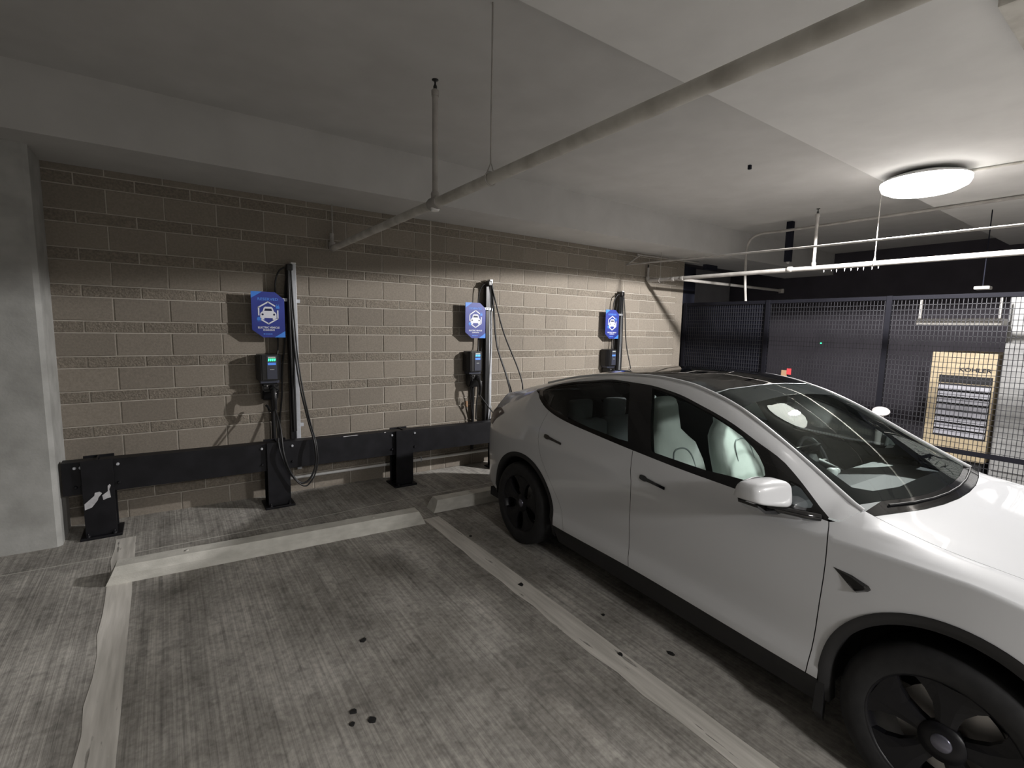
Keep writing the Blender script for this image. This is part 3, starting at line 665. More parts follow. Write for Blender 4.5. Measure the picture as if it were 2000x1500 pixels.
sh = tag(MB().bbox(5.62, 5.98, -4.11, -3.28, 1.975, 2.055, .004).build('wall_shelf', M['pipe_g'], origin=(5.8, -3.7, 1.97)), 'pale shelf bar above the tan machine cabinet', 'shelf')
for yy in (-3.3, -4.08): MB().box(5.66, 5.70, yy-.01, yy+.01, 2.05, 2.36).build('hanger_strap', M['pipe_g'], sh)
el = tag(MB().bbox(5.7, 5.85, -3.95, -3.80, 2.42, 2.46, .01).build('emergency_light', M['pipe_g'], origin=(5.78, -3.87, 2.42)), 'small pale light fitting hung high up behind the wire fence', 'fitting')
MB().tube([(5.78, -3.87, 2.45), (5.78, -3.87, Z_LOW)], .006, 6).build('drop_rod', M['navy'], el)
# steel bollard with a disc top
bo = thing('steel_bollard', 'slim steel bollard with a tilted round cap between car and fence', 'bollard', (4.0, -3.49, zf(4, -3.49)))
MB().lathe([(.034, zf(4, -3.49)), (.034, .945)], (4.0, -3.49, 0), 'Z', 20).build('stem', M['steel'], bo)
cn = Vector((-.46, -.16, .87)).normalized(); cu = cn.orthogonal().normalized(); cw = cn.cross(cu); cc = Vector((4.0, -3.49, .952)); vv = []
for r_, h_ in ((.03, -.012), (.082, -.006), (.086, 0), (.082, .006), (.0005, .009)): vv += [cc+cn*h_+(cu*math.cos(t)+cw*math.sin(t))*r_ for t in [2*math.pi*k/28 for k in range(28)]]
MB().add(vv, [(i*28+k, i*28+(k+1) % 28, (i+1)*28+(k+1) % 28, (i+1)*28+k) for i in range(4) for k in range(28)]+[tuple(range(28))], True).build('cap', M['steel'], bo)
MB().lathe([(.08, zf(4, -3.49)), (.08, zf(4, -3.49)+.012), (.034, zf(4, -3.49)+.02)], (4.0, -3.49, 0), 'Z', 20).build('foot', M['steel'], bo)
tag(MB().box(5.02, 5.03, -1.93, -1.85, 1.16, 1.26).build('fence_tag', M['tag'], origin=(5.025, -1.89, 1.16)), 'small brown card hung on the wire fence', 'tag')
tag(MB().box(5.018, 5.03, -1.99, -1.93, 1.20, 1.29).build('fence_tag', M['red'], origin=(5.025, -1.96, 1.2)), 'small red card hung on the wire fence', 'tag')

# ================================================================== DEBRIS
rd = random.Random(11)
for k, (x, y) in enumerate([(-2.045, -3.36), (-2.075, -3.43), (-1.985, -3.46), (-1.83, -2.86), (-.42, -3.44), (-.36, -3.93), (-.62, -3.77), (-.66, -2.85), (-.56, -1.95)]):
    m = MB(); r = rd.uniform(.012, .022); n = 7
    pts = [(x+r*rd.uniform(.6, 1.3)*math.cos(t*6.283/n), y+r*rd.uniform(.6, 1.5)*math.sin(t*6.283/n)) for t in range(n)]
    m.prism(pts, zf(x, y)-.001, zf(x, y)+.007, 'Z')
    w = ['in the empty bay', 'in the empty bay', 'in the empty bay', 'alone in the middle of the empty bay'][k] if k < 4 else 'on the floor next to the white car'
    tag(m.build('leaf_scrap', M['debris'], origin=(x, y, zf(x, y))), 'small dark leaf scrap %s' % w, 'leaf', 'dark scraps in the empty bay' if k < 3 else ('dark scraps by the white car' if k > 3 else None))

# ================================================================== WHITE CAR
CAR_X, CAR_Y, CAR_TH = .57, -5.155, -.035
nrm = Vector((.012, -.015, 1)).normalized()
nose = Vector((math.sin(CAR_TH), -math.cos(CAR_TH), 0)); nose = (nose-nrm*nose.dot(nrm)).normalized()
ax_y = -nose; ax_x = ax_y.cross(nrm).normalized()
car = bpy.data.objects.new('car', None); COL.objects.link(car); car.empty_display_size = .3
tag(car, 'white electric crossover with black glass roof parked in the second bay', 'car')
car.matrix_world = Matrix(((ax_x.x, ax_y.x, nrm.x, CAR_X), (ax_x.y, ax_y.y, nrm.y, CAR_Y), (ax_x.z, ax_y.z, nrm.z, zf(CAR_X, CAR_Y)), (0, 0, 0, 1)))
# car space: x across (photo side negative), y rearward from the front axle, z up

def pchip(tab):
    xs = [t[0] for t in tab]; ys = [t[1] for t in tab]; n = len(xs)
    h = [xs[i+1]-xs[i] for i in range(n-1)]; d = [(ys[i+1]-ys[i])/h[i] for i in range(n-1)]
    m = [0]*n; m[0] = d[0]; m[-1] = d[-1]
    for i in range(1, n-1):
        if d[i-1]*d[i] <= 0: m[i] = 0
        else:
            w1 = 2*h[i]+h[i-1]; w2 = h[i]+2*h[i-1]; m[i] = (w1+w2)/(w1/d[i-1]+w2/d[i])
    def f(x):
        if x <= xs[0]: return ys[0]+m[0]*(x-xs[0])
        if x >= xs[-1]: return ys[-1]+m[-1]*(x-xs[-1])
        i = 0
        while x > xs[i+1]: i += 1
        t = (x-xs[i])/h[i]
        return ys[i]*(1+2*t)*(1-t)**2 + h[i]*m[i]*t*(1-t)**2 + ys[i+1]*t*t*(3-2*t) + h[i]*m[i+1]*t*t*(t-1)
    return f
# key sections: (a, l, h) of ten guide lines, sill to roof centre
G0 = [(-.86,.30,.22),(-.75,.58,.20),(-.5,.80,.19),(-.2,.87,.19),(.5,.885,.19),(2.4,.885,.19),(3.2,.84,.22),(3.5,.74,.26),(3.66,.55,.28)]
G1 = [(-.86,.38,.34),(-.75,.66,.33),(-.5,.87,.33),(-.2,.945,.34),(.5,.951,.345),(1.5,.955,.362),(2.4,.951,.345),(2.9,.945,.345),(3.2,.92,.35),(3.4,.875,.35),(3.55,.81,.36),(3.66,.68,.36)]
G2 = [(-.86,.42,.46),(-.75,.70,.46),(-.5,.89,.47),(-.2,.945,.48),(.5,.943,.48),(1.5,.943,.49),(2.4,.945,.48),(2.9,.948,.48),(3.2,.925,.48),(3.4,.885,.48),(3.55,.82,.48),(3.66,.70,.48)]
G3 = [(-.86,.42,.58),(-.75,.72,.60),(-.5,.90,.64),(-.2,.952,.69),(0,.958,.71),(.5,.957,.70),(1.5,.957,.70),(2.4,.957,.70),(2.9,.955,.72),(3.2,.932,.73),(3.4,.895,.73),(3.55,.835,.73),(3.66,.72,.73)]
G4 = [(-.86,.40,.64),(-.75,.66,.72),(-.5,.84,.86),(-.2,.918,.985),(0,.929,1.012),(.15,.932,1.012),(.3,.934,1.010),(.57,.936,1.0),(1.0,.94,.985),(1.5,.942,.985),(2.0,.942,1.0),(2.5,.938,1.03),(2.9,.92,1.055),(3.2,.888,1.055),(3.4,.855,1.045),(3.55,.805,1.01),(3.66,.70,.98)]
G5 = [(-.86,.36,.665),(-.75,.58,.755),(-.5,.775,.905),(-.2,.86,1.008),(0,.872,1.034),(.15,.876,1.038),(.3,.879,1.042),(.495,.878,1.054),(.66,.89,1.062),(.93,.90,1.073),(1.23,.90,1.083),(1.66,.896,1.108),(2.08,.88,1.136),(2.35,.865,1.156),(2.56,.84,1.18),(2.72,.812,1.215),(2.84,.78,1.264),(2.95,.735,1.318),(3.05,.735,1.29),(3.2,.745,1.225),(3.4,.755,1.14),(3.55,.74,1.085),(3.66,.65,1.05)]
G6 = [(-.86,.32,.68),(-.75,.50,.775),(-.5,.715,.925),(-.2,.80,1.022),(0,.812,1.045),(.15,.818,1.056),(.3,.828,1.068),(.40,.845,1.068),(.495,.866,1.070),(.55,.850,1.105),(.61,.832,1.152),(.69,.803,1.206),(.77,.785,1.257),(.92,.75,1.311),(1.11,.72,1.385),(1.31,.70,1.443),(1.53,.685,1.495),(1.77,.68,1.518),(2.03,.68,1.518),(2.31,.69,1.482),(2.64,.70,1.42),(2.96,.713,1.332),(3.2,.685,1.272),(3.4,.67,1.21),(3.55,.655,1.165),(3.66,.59,1.13)]
G7 = [(-.86,.27,.69),(-.75,.44,.79),(-.5,.66,.94),(-.2,.755,1.024),(.1,.76,1.052),(.25,.752,1.074),(.33,.748,1.090),(.40,.755,1.112),(.52,.728,1.170),(.68,.69,1.250),(.86,.66,1.343),(1.0,.64,1.412),(1.13,.62,1.466),(1.27,.61,1.511),(1.5,.60,1.558),(1.72,.60,1.571),(2.1,.60,1.549),(2.5,.60,1.492),(2.9,.60,1.400),(3.2,.60,1.318),(3.4,.60,1.252),(3.55,.60,1.208),(3.66,.54,1.17)]
G9 = [(-.86,0,.69),(-.8,0,.745),(-.6,0,.87),(-.4,0,.955),(-.2,0,1.015),(0,0,1.05),(.15,0,1.07),(.24,0,1.083),(.30,0,1.098),(.4,0,1.15),(.6,0,1.262),(.8,0,1.365),(1.0,0,1.46),(1.2,0,1.540),(1.4,0,1.59),(1.6,0,1.615),(1.8,0,1.621),(2.1,0,1.605),(2.4,0,1.56),(2.7,0,1.49),(3.0,0,1.405),(3.3,0,1.31),(3.55,0,1.23),(3.66,0,1.195)]
GL = []
for g in (G0, G1, G2, G3, G4, G5, G6, G7, G9): GL.append((pchip([(a, l) for a, l, h in g]), pchip([(a, h) for a, l, h in g])))
_cache = {}
def section(a):
    k = round(a, 5)
    if k in _cache: return _cache[k]
    p = [(f(a), g(a)) for f, g in GL]
    c8 = p[8]; p8 = (p[7][0]*.52, p[7][1]+(c8[1]-p[7][1])*.74); p = p[:8]+[p8, c8]
    q = p+[(-p8[0], p8[1])]                       # mirrored point gives a level tangent at the centre
    t = [0]
    for i in range(1, len(q)): t.append(t[-1]+max(1e-4, math.hypot(q[i][0]-q[i-1][0], q[i][1]-q[i-1][1]))**.5)
    tg = []
    for i in range(len(q)):
        if i == 0: tg.append(((q[1][0]-q[0][0])/(t[1]-t[0]), (q[1][1]-q[0][1])/(t[1]-t[0])))
        elif i == len(q)-1: tg.append((0, 0))
        else:
            d0 = t[i]-t[i-1]; d1 = t[i+1]-t[i]; r = []
            for c in (0, 1):
                s0 = (q[i][c]-q[i-1][c])/d0; s1 = (q[i+1][c]-q[i][c])/d1
                r.append((s0*d1+s1*d0)/(d0+d1))
            tg.append(tuple(r))
    w = max(0., min(1., (.95-a)/.4))*max(0., min(1., (a+.6)/.2)); d0 = t[4]-t[3]; d1 = t[5]-t[4]; ti = []; to = []
    for c in (0, 1):                              # fender crease: break the tangent at the shoulder line
        s0 = (q[4][c]-q[3][c])/d0; s1 = (q[5][c]-q[4][c])/d1
        ti.append(tg[4][c]*(1-w)+s0*w); to.append(tg[4][c]*(1-w)+s1*w)
    _cache[k] = (q, t, tg, ti, to); return _cache[k]
def P(a, s):
    q, t, tg, ti, to = section(a)
    i = min(int(s), 8); u = s-i; h = t[i+1]-t[i]; o = []
    g0 = to if i == 4 else tg[i]; g1 = ti if i == 3 else tg[i+1]
    for c in (0, 1):
        o.append(q[i][c]*(1+2*u)*(1-u)**2 + h*g0[c]*u*(1-u)**2 + q[i+1][c]*u*u*(3-2*u) + h*g1[c]*u*u*(u-1))
    l, hh = o
    bow = 0
    if a > 3.0: bow = .10*((a-3.0)/.66)**2*(1-min(1, l/.95)**2)
    if a < -.2: bow = -.12*((-.2-a)/.66)**2*(1-min(1, l/.95)**2)
    return Vector((-l, a+bow, hh))
def Nrm(a, s):
    e = 1e-3; s0 = max(0, s-.01); s1 = min(8.9999, s+.01)
    da = P(a+e, s)-P(a-e, s); ds = P(a, s1)-P(a, s0)
    n = ds.cross(da)
    if n.length < 1e-12: return Vector((0, 0, 1))
    n.normalize()
    if n.dot(P(a, s)-Vector((0, a, .6))) < 0: n = -n
    return n
def s_at(a, h, lo=0., hi=5.):
    for _ in range(30):
        m = (lo+hi)/2
        if P(a, m).z < h: lo = m
        else: hi = m
    return (lo+hi)/2
KS = .13
def dense(poly, st=.04):
    out = []
    for (a0, s0), (a1, s1) in zip(poly, poly[1:]+poly[:1]):
        d = math.hypot(a1-a0, (s1-s0)*KS); n = max(1, int(d/st))
        out += [(a0+(a1-a0)*i/n, s0+(s1-s0)*i/n) for i in range(n)]
    return out
def inside(p, poly):
    c = False; j = len(poly)-1
    for i in range(len(poly)):
        if (poly[i][1] > p[1]) != (poly[j][1] > p[1]) and p[0] < (poly[j][0]-poly[i][0])*(p[1]-poly[i][1])/(poly[j][1]-poly[i][1])+poly[i][0]: c = not c
        j = i
    return c
def patch(poly, holes=(), st=.045, off=0., sides=(1,)):
    poly = dense(poly, st); holes = [dense(h, st) for h in holes]
    pts = [Vector((a, s*KS)) for a, s in poly]; faces = [list(range(len(poly)))]; edges = []
    for h in holes:
        o = len(pts); pts += [Vector((a, s*KS)) for a, s in h]; edges += [(o+i, o+(i+1) % len(h)) for i in range(len(h))]
    a0 = min(p[0] for p in poly); a1 = max(p[0] for p in poly); s0 = min(p[1] for p in poly); s1 = max(p[1] for p in poly)
    na = max(1, int((a1-a0)/st)); ns = max(2, int((s1-s0)*KS/st))
    for i in range(1, na):
        for j in range(1, ns):
            c = (a0+(a1-a0)*i/na, s0+(s1-s0)*j/ns)
            if inside(c, poly) and not any(inside(c, h) for h in holes):
                if min((c[0]-q[0])**2+((c[1]-q[1])*KS)**2 for q in poly) > (st*.35)**2: pts.append(Vector((c[0], c[1]*KS)))
    if s0 < 4 < s1 and a0 < .9:
        for i in range(1, na):
            for ds in (-.07, .07):
                c = (a0+(a1-a0)*i/na, 4+ds)
                if c[0] < .95 and inside(c, poly) and min((c[0]-q[0])**2+((c[1]-q[1])*KS)**2 for q in poly) > (st*.35)**2: pts.append(Vector((c[0], c[1]*KS)))
    r = delaunay_2d_cdt(pts, edges, faces, 1, 1e-6)
    V = [(v.x, min(8.9999, v.y/KS)) for v in r[0]]; T = []
    for f in r[2]:
        c = (sum(V[i][0] for i in f)/len(f), sum(V[i][1] for i in f)/len(f))
        if not any(inside(c, h) for h in holes): T.append(tuple(f))
    Pn = [(P(*v), Nrm(*v)) for v in V]
    vs, ns_, fs = [], [], []
    for sd in sides:
        o = len(vs); mir = Vector((sd, 1, 1))
        for p, n in Pn:
            q = p+n*off; vs.append((q.x*sd, q.y, q.z)); ns_.append((n.x*sd, n.y, n.z))
        for f in T:
            A, B, Cc = [Vector(vs[o+i]) for i in f[:3]]
            fn = (B-A).cross(Cc-A); nn = sum((Vector(ns_[o+i]) for i in f), Vector())
            fs.append(tuple(o+i for i in (f if fn.dot(nn) >= 0 else reversed(f))))
    return vs, ns_, fs
def panel(name, poly, mat, holes=(), st=.045, off=0., sides=(1,), parent=None, label=None):
    vs, ns_, fs = patch(poly, holes, st, off, sides)
    me = bpy.data.meshes.new(name); me.from_pydata(vs, [], fs); me.materials.append(M[mat]); me.update()
    me.polygons.foreach_set('use_smooth', [True]*len(me.polygons))
    me.normals_split_custom_set_from_vertices(ns_)
    o = bpy.data.objects.new(name, me); COL.objects.link(o); o.parent = parent or car
    if label: o['label'] = label
    return o
def both(name, poly, mat, **k): return [panel(name, poly, mat, sides=(s,), **k) for s in (1, -1)]
def part(mb, name, mat, parent=None):
    me = bpy.data.meshes.new(name); me.from_pydata(mb.v, [], mb.f); me.materials.append(M[mat])
    me.polygons.foreach_set('use_smooth', mb.sm)
    bm = bmesh.new(); bm.from_mesh(me); bmesh.ops.recalc_face_normals(bm, faces=bm.faces[:]); bm.to_mesh(me); bm.free()
    o = bpy.data.objects.new(name, me); COL.objects.link(o); o.parent = parent or car; return o

# cut lines (h -> a)
fcut = pchip([(.34,.482),(.50,.468),(.64,.459),(.80,.455),(.95,.460),(1.03,.470),(1.06,.494)])
bcut = pchip([(.34,1.575),(.49,1.593),(.71,1.594),(.89,1.603),(1.01,1.632),(1.11,1.659)])
rcut = pchip([(.34,2.24),(.5,2.285),(.7,2.44),(.85,2.56),(1.0,2.62),(1.2,2.65)])
def cutline(fn, h0, h1, n=12, d=0):
    out = []
    for i in range(n+1):
        h = h0+(h1-h0)*i/n; a = fn(h)+d; out.append((a, min(5, max(1, s_at(a, h)))))
    out[0] = (out[0][0], 1.0); out[-1] = (out[-1][0], 5.0); return out
g = .0022
def arch(c, hc, ra, rh, n=40, grow=0., lo=1.0):
    out = []
    a_s = c-ra-grow
    for i in range(n+1):
        t = math.pi*(1-i/n)
        a = c+(ra+grow)*math.cos(t); h = hc+(rh+grow)*math.sin(t)
        out.append((a, s_at(a, h)))
    return [(c-ra-grow, lo)]+out+[(c+ra+grow, lo)]
FA = (0.0, .41, .433, .433); RA = (2.83, .40, .455, .41)
fA = arch(*FA); rA = arch(*RA)
# painted panels
fc = cutline(fcut, .345, 1.055, d=-g); fc2 = cutline(fcut, .345, 1.055, d=g)
bc = cutline(bcut, .36, 1.108, d=-g); bc2 = cutline(bcut, .36, 1.108, d=g)
rc = cutline(rcut, .345, 1.195, d=-g*.5); rc2 = cutline(rcut, .345, 1.195, d=g*.5)
both('front_fender', [(-.55, 1)]+fA+fc+[(.445, 6), (.40, 7), (.40-.002, 7), (-.55, 7)], 'paint')
fdoor = both('front_door', fc2+[(a, 5) for a in (.8, 1.1, 1.4)]+list(reversed(bc)), 'paint')
rdoor = both('rear_door', bc2+[(a, 5) for a in (1.9, 2.2, 2.45)]+list(reversed(rc)), 'paint')
both('rear_quarter', [rc2[0]]+rA+[(3.66, 1), (3.66, 7), (2.97, 7), (2.97, 6), (2.955, 5), (2.85, 5), (2.75, 5)]+list(reversed(rc2)), 'paint')
both('roof_rail', [(.497, 6), (.8, 6), (1.5, 6), (2.2, 6), (2.97, 6), (2.97, 7), (2.0, 7), (1.2, 7), (.402, 7), (.447, 6.0+.001)], 'paint')
for sd in (1, -1):
    m = MB(); pb = []
    for k in range(60):
        a = .404+(2.95-.404)*k/59; p = P(a, 6.965)-Nrm(a, 6.965)*.001; pb.append((p.x*sd, p.y, p.z))
    m.tube(pb, .013, 8); part(m, 'rail_bead', 'paint')
both('front_bumper', [(-.86, 1), (-.553, 1), (-.553, 7), (-.86, 7)], 'paint')
both('headlight', [(-.74, 4.4), (-.48, 5.0), (-.42, 6.2), (-.60, 6.3), (-.76, 5.5)], 'lens', off=.003)
def cowl(s): l = -P(.3, s).x; return .262+.10*(l/.75)**2
SS = [7, 7.5, 8, 8.5, 8.9999]
panel('hood', [(-.80, 7.012), (.0, 7.012), (cowl(7), 7.012)]+[(cowl(s), s) for s in SS[1:]]+[(-.80, 8.9999)], 'paint', sides=(1, -1))
both('cowl_panel', [(cowl(7)+.003, 7.0), (.398, 7.0)]+[(cowl(s)+.075, s) for s in SS[1:]]+[(cowl(s)+.003, s) for s in reversed(SS)], 'gloss')
HDR = 1.30
def hdr(s): l = -P(1.3, s).x; return HDR+.03*(1-(l/.6)**2)*-1
# windshield: clear glass with black printed border
ws = [(.402, 7.0), (.8, 7.0), (hdr(7), 7.0)]+[(hdr(s), s) for s in SS[1:]]+[(cowl(s)+.077, s) for s in reversed(SS)]
wclear = [(.50, 7.28), (.75, 7.16), (1.11, 7.10), (1.115, 7.5), (1.12, 8.2), (1.12, 8.9999), (.42, 8.9999), (.42, 8.2), (.45, 7.6)]
panel('windshield', ws, 'g_wind', sides=(1, -1))
panel('windshield_border', ws, 'frit', holes=[[(a, s+(.0001 if s > 8.9 else 0)) for a, s in wclear]], off=-.004, sides=(1, -1))
panel('roof_seam', [(hdr(7)+.0, 7.0)]+[(hdr(s), s) for s in SS[1:]]+[(hdr(s)+.005, s) for s in reversed(SS)], 'galv', off=-.001, sides=(1, -1))
rg = [(hdr(7)+.007, 7.0), (1.9, 7.0), (2.50, 7.0), (2.55, 8.0), (2.56, 8.9999)]+[(hdr(s)+.007, s) for s in reversed(SS[1:])]
panel('roof_glass', rg, 'g_roof', sides=(1, -1))
panel('rear_glass', [(2.505, 7.0), (3.0, 7.0), (3.36, 7.0), (3.40, 8.0), (3.40, 8.9999), (2.565, 8.9999), (2.555, 8.0)], 'g_roof', sides=(1, -1))
tg = panel('tailgate', [(3.364, 7.0), (3.66, 7.0), (3.66, 8.9999), (3.404, 8.9999), (3.404, 8.0)], 'paint', sides=(1, -1))
# rear fascia closing the tail
m = MB(); ns = 40
ring = [P(3.66, 8.9999*i/ns) for i in range(ns+1)]
rows = []
for p in ring:
    rows.append([(p.x*(1-2*j/12), p.y+.03*(1-(1-2*j/12)**2), p.z) for j in range(13)])
m.add([v for r in rows for v in r], [(i*13+j, i*13+j+1, (i+1)*13+j+1, (i+1)*13+j) for i in range(ns) for j in range(12)], True)
part(m, 'rear_fascia', 'paint')
m = MB(); ring = [P(-.86, 8.9999*i/ns) for i in range(ns+1)]
m.add([v for p in ring for v in [(p.x*(1-2*j/12), p.y-.02*(1-(1-2*j/12)**2), p.z) for j in range(13)]], [(i*13+j, i*13+j+1, (i+1)*13+j+1, (i+1)*13+j) for i in range(ns) for j in range(12)], True)
part(m, 'front_fascia', 'paint')
both('tail_light', [(3.26, 4.13), (3.40, 4.50), (3.53, 4.68), (3.66, 4.60), (3.66, 3.70), (3.46, 3.62)], 'tail', off=.003)
# black lower sill and arch liners
both('sill_trim', [(.435, 0.02), (.435, 1), (1.5, 1), (2.37, 1), (2.37, .02)], 'clad', off=-.003)
both('bumper_trim', [(3.29, 0.02), (3.29, 1), (3.66, 1), (3.66, .02)], 'clad', off=-.003)
both('chin_trim', [(-.86, 0.02), (-.86, 1), (-.435, 1), (-.435, .02)], 'clad', off=-.003)
def ring_band(c, hc, ra, rh, w, name):
    o = arch(c, hc, ra, rh, lo=.35); i_ = arch(c, hc, ra, rh, grow=-w, lo=.35)
    for sd in (1, -1):
        m = MB(); vs = []
        for (a, s), (a2, s2) in zip(o, i_):
            p = P(a, s)+Nrm(a, s)*.006; q = P(a2, s2)+Nrm(a2, s2)*.002; r = q+Vector((.06, 0, 0))
            vs += [(p.x*sd, p.y, p.z), (q.x*sd, q.y, q.z), (r.x*sd, r.y, r.z)]
        m.add(vs, [(3*k+j, 3*k+j+1, 3*k+j+4, 3*k+j+3) for k in range(len(o)-1) for j in (0, 1)], True)
        part(m, name, 'clad')
ring_band(*FA, .045, 'arch_trim'); ring_band(*RA, .040, 'arch_trim')
for c, hc, ra, rh in (FA, RA):                                     # wheel wells
    for sd in (1, -1):
        m = MB(); vs = []
        for k in range(25):
            t = math.pi*1.12*k/24-.19; a = c+(ra-.035)*math.cos(t); h = hc+(rh-.035)*math.sin(t)
            vs += [(-.925*sd, a, max(.16, h)), (-.60*sd, a, max(.16, h))]
        m.add(vs, [(2*k, 2*k+1, 2*k+3, 2*k+2) for k in range(24)], True)
        m.add([vs[2*k+1] for k in range(25)], [tuple(range(25))])
        part(m, 'wheel_well', 'cabin')
# mud flap stub behind the front wheel
for sd in (1, -1):
    m = MB(); m.prism([(-.90*sd, .33), (-.935*sd, .33), (-.945*sd, .19), (-.90*sd, .13)], .405, .44, 'Y'); part(m, 'mud_flap', 'clad')
# dark inner shell below the belt (seen only through the door gaps)
both('inner_shell', [(-.60, .05)]+arch(*FA, grow=-.01, lo=.05)+[(1.5, .05)]+arch(*RA, grow=-.01, lo=.05)+[(3.60, .05), (3.60, 5), (2.6, 5), (.52, 5), (.36, 6.0), (.30, 7), (-.60, 7)], 'cabin', off=-.016, st=.07)
# side windows
dlo = [(.497, 5), (.8, 5), (1.4, 5), (2.0, 5), (2.6, 5), (2.952, 5), (2.968, 5.5), (2.968, 6), (2.4, 6), (1.8, 6), (1.2, 6), (.8, 6), (.497, 6)]
w_f = [(1.51, 5.105), (1.45, 5.113), (1.126, 5.148), (.902, 5.248), (.835, 5.36), (.818, 5.485), (.838, 5.614), (.887, 5.754), (.95, 5.86), (1.03, 5.92), (1.234, 5.938), (1.47, 5.938), (1.71, 5.935), (1.671, 5.749), (1.602, 5.431), (1.525, 5.13)]
w_q = [(.703, 5.722), (.675, 5.15), (.60, 5.25), (.575, 5.46), (.572, 5.72), (.60, 5.80), (.655, 5.86)]
w_r = [(1.726, 5.116), (1.838, 5.595), (1.915, 5.94), (2.1, 5.945), (2.5, 5.93), (2.76, 5.90), (2.83, 5.80), (2.854, 5.531), (2.817, 5.243), (2.76, 5.18), (2.653, 5.136), (2.377, 5.12), (2.119, 5.09), (1.80, 5.10)]
for sd in (1, -1):
    panel('window_trim', dlo, 'gloss', holes=[w_f, w_q, w_r], st=.04, off=-.002, sides=(sd,))
    panel('front_window', [(a, s) for a, s in w_f], 'g_front', off=-.005, sides=(sd,))
    panel('quarter_window', w_q, 'g_rear', off=-.005, sides=(sd,))
    panel('rear_window', w_r, 'g_rear', off=-.005, sides=(sd,))
    # dark lining behind pillars
    panel('pillar_lining', dlo, 'cabin', holes=[w_f, w_q, w_r], st=.06, off=-.035, sides=(sd,))
    panel('rail_lining', [(.52, 6), (1.5, 6), (2.9, 6), (2.9, 7.05), (1.5, 7.05), (.45, 7.0)], 'cabin', off=-.03, st=.07, sides=(sd,))
# door handles
for (a0, a1, h0, h1), doors in (((1.545, 1.345, .974, .955), fdoor), ((2.545, 2.325, 1.022, 1.003), rdoor)):
    for d, sd in zip(doors, (1, -1)):
        s0, s1 = s_at(a0, h0), s_at(a1, h1)
        pl = []
        for t, w in ((0, .010), (.08, .016), (.22, .017), (.30, .011), (.6, .0085), (1, .0085)): pl.append((t, w))
        top = [(a0+(a1-a0)*t, s_at(a0+(a1-a0)*t, h0+(h1-h0)*t+w)) for t, w in pl]; bot = [(a0+(a1-a0)*t, s_at(a0+(a1-a0)*t, h0+(h1-h0)*t-w)) for t, w in pl]
        panel('door_handle', top+list(reversed(bot)), 'gloss', off=.004, st=.02, sides=(sd,), parent=d)
# black side camera wedge on the fender
for sd in (1, -1):
    pts = [(.425, .885), (.35, .880), (.285, .862), (.275, .85), (.285, .838), (.325, .815), (.34, .822)]
    base = [P(a, s_at(a, h)) for a, h in pts]; nn = [Nrm(a, s_at(a, h)) for a, h in pts]
    m = MB(); vs = [p+n*.001 for p, n in zip(base, nn)]; k = len(vs)
    amp = [.002, .012, .02, .02, .02, .018, .012]
    cen = sum(base, Vector())/k
    vs2 = [cen+(p-cen)*.72+n*a for p, n, a in zip(base, nn, amp)]
    allv = [(v.x*sd, v.y, v.z) for v in vs+vs2]
    m.add(allv, [(i, (i+1) % k, k+(i+1) % k, k+i) for i in range(k)]+[tuple(range(k, 2*k))], False)
    part(m, 'side_camera', 'gloss')
# mirrors
def superell(cen, r, e=.6, nu=28, nv=16, fn=None):
    def sp(v, p): return math.copysign(abs(v)**p, v)
    vs = []; fs = []
    for j in range(nv+1):
        ph = -math.pi/2+math.pi*j/nv
        for i in range(nu):
            th = 2*math.pi*i/nu
            v = Vector((sp(math.cos(ph), e)*sp(math.cos(th), e), sp(math.cos(ph), e)*sp(math.sin(th), e), sp(math.sin(ph), e)))
            v = Vector((v.x*r[0], v.y*r[1], v.z*r[2]))
            if fn: v = fn(v)
            vs.append(tuple(v+Vector(cen)))
    for j in range(nv):
        for i in range(nu): fs.append((j*nu+i, j*nu+(i+1) % nu, (j+1)*nu+(i+1) % nu, (j+1)*nu+i))
    return vs, fs
for sd in (1, -1):
    def shp(v):                     # narrower to the outside, raked top, bottom edge rising outward
        t = v.x*-1/.115               # -1 inner .. 1 outer
        z = v.z*(1-.12*max(0, t)) if v.z > 0 else v.z*(1-.62*(t+1)/2)
        y = v.y*(1-.18*(v.z/.07)) + .028*t
        return Vector((v.x*sd, y, z))
    vs, fs = superell((-1.065*sd, .70, 1.150), (.115, .070, .068), .48, fn=shp)
    m = MB(); m.add(vs, fs, True); mir = part(m, 'wing_mirror', 'paint')
    m = MB(); m.prism([(-.955*sd, 1.062), (-1.00*sd, 1.070), (-1.10*sd, 1.085), (-1.175*sd, 1.125), (-1.172*sd, 1.112), (-1.10*sd, 1.070), (-1.0*sd, 1.050), (-.93*sd, 1.045)], .66, .755, 'Y'); part(m, 'mirror_base', 'gloss', mir)
    m = MB(); m.tube(spline([(-.875*sd, .53, 1.058), (-.93*sd, .58, 1.066), (-.99*sd, .66, 1.075), (-1.03*sd, .70, 1.08)], 5), [.020]*6+[.018]*6+[.015]*4, 8); part(m, 'mirror_arm', 'gloss', mir)
    m = MB(); vs, fs = superell((-1.065*sd, .765, 1.152), (.095, .006, .055), .5, fn=lambda v: Vector((v.x*sd, v.y, v.z))); m.add(vs, fs, True); part(m, 'mirror_glass', 'rim', mir)
    if sd == -1: mir.location = (-.09, .16, 0)      # folded in on the far side

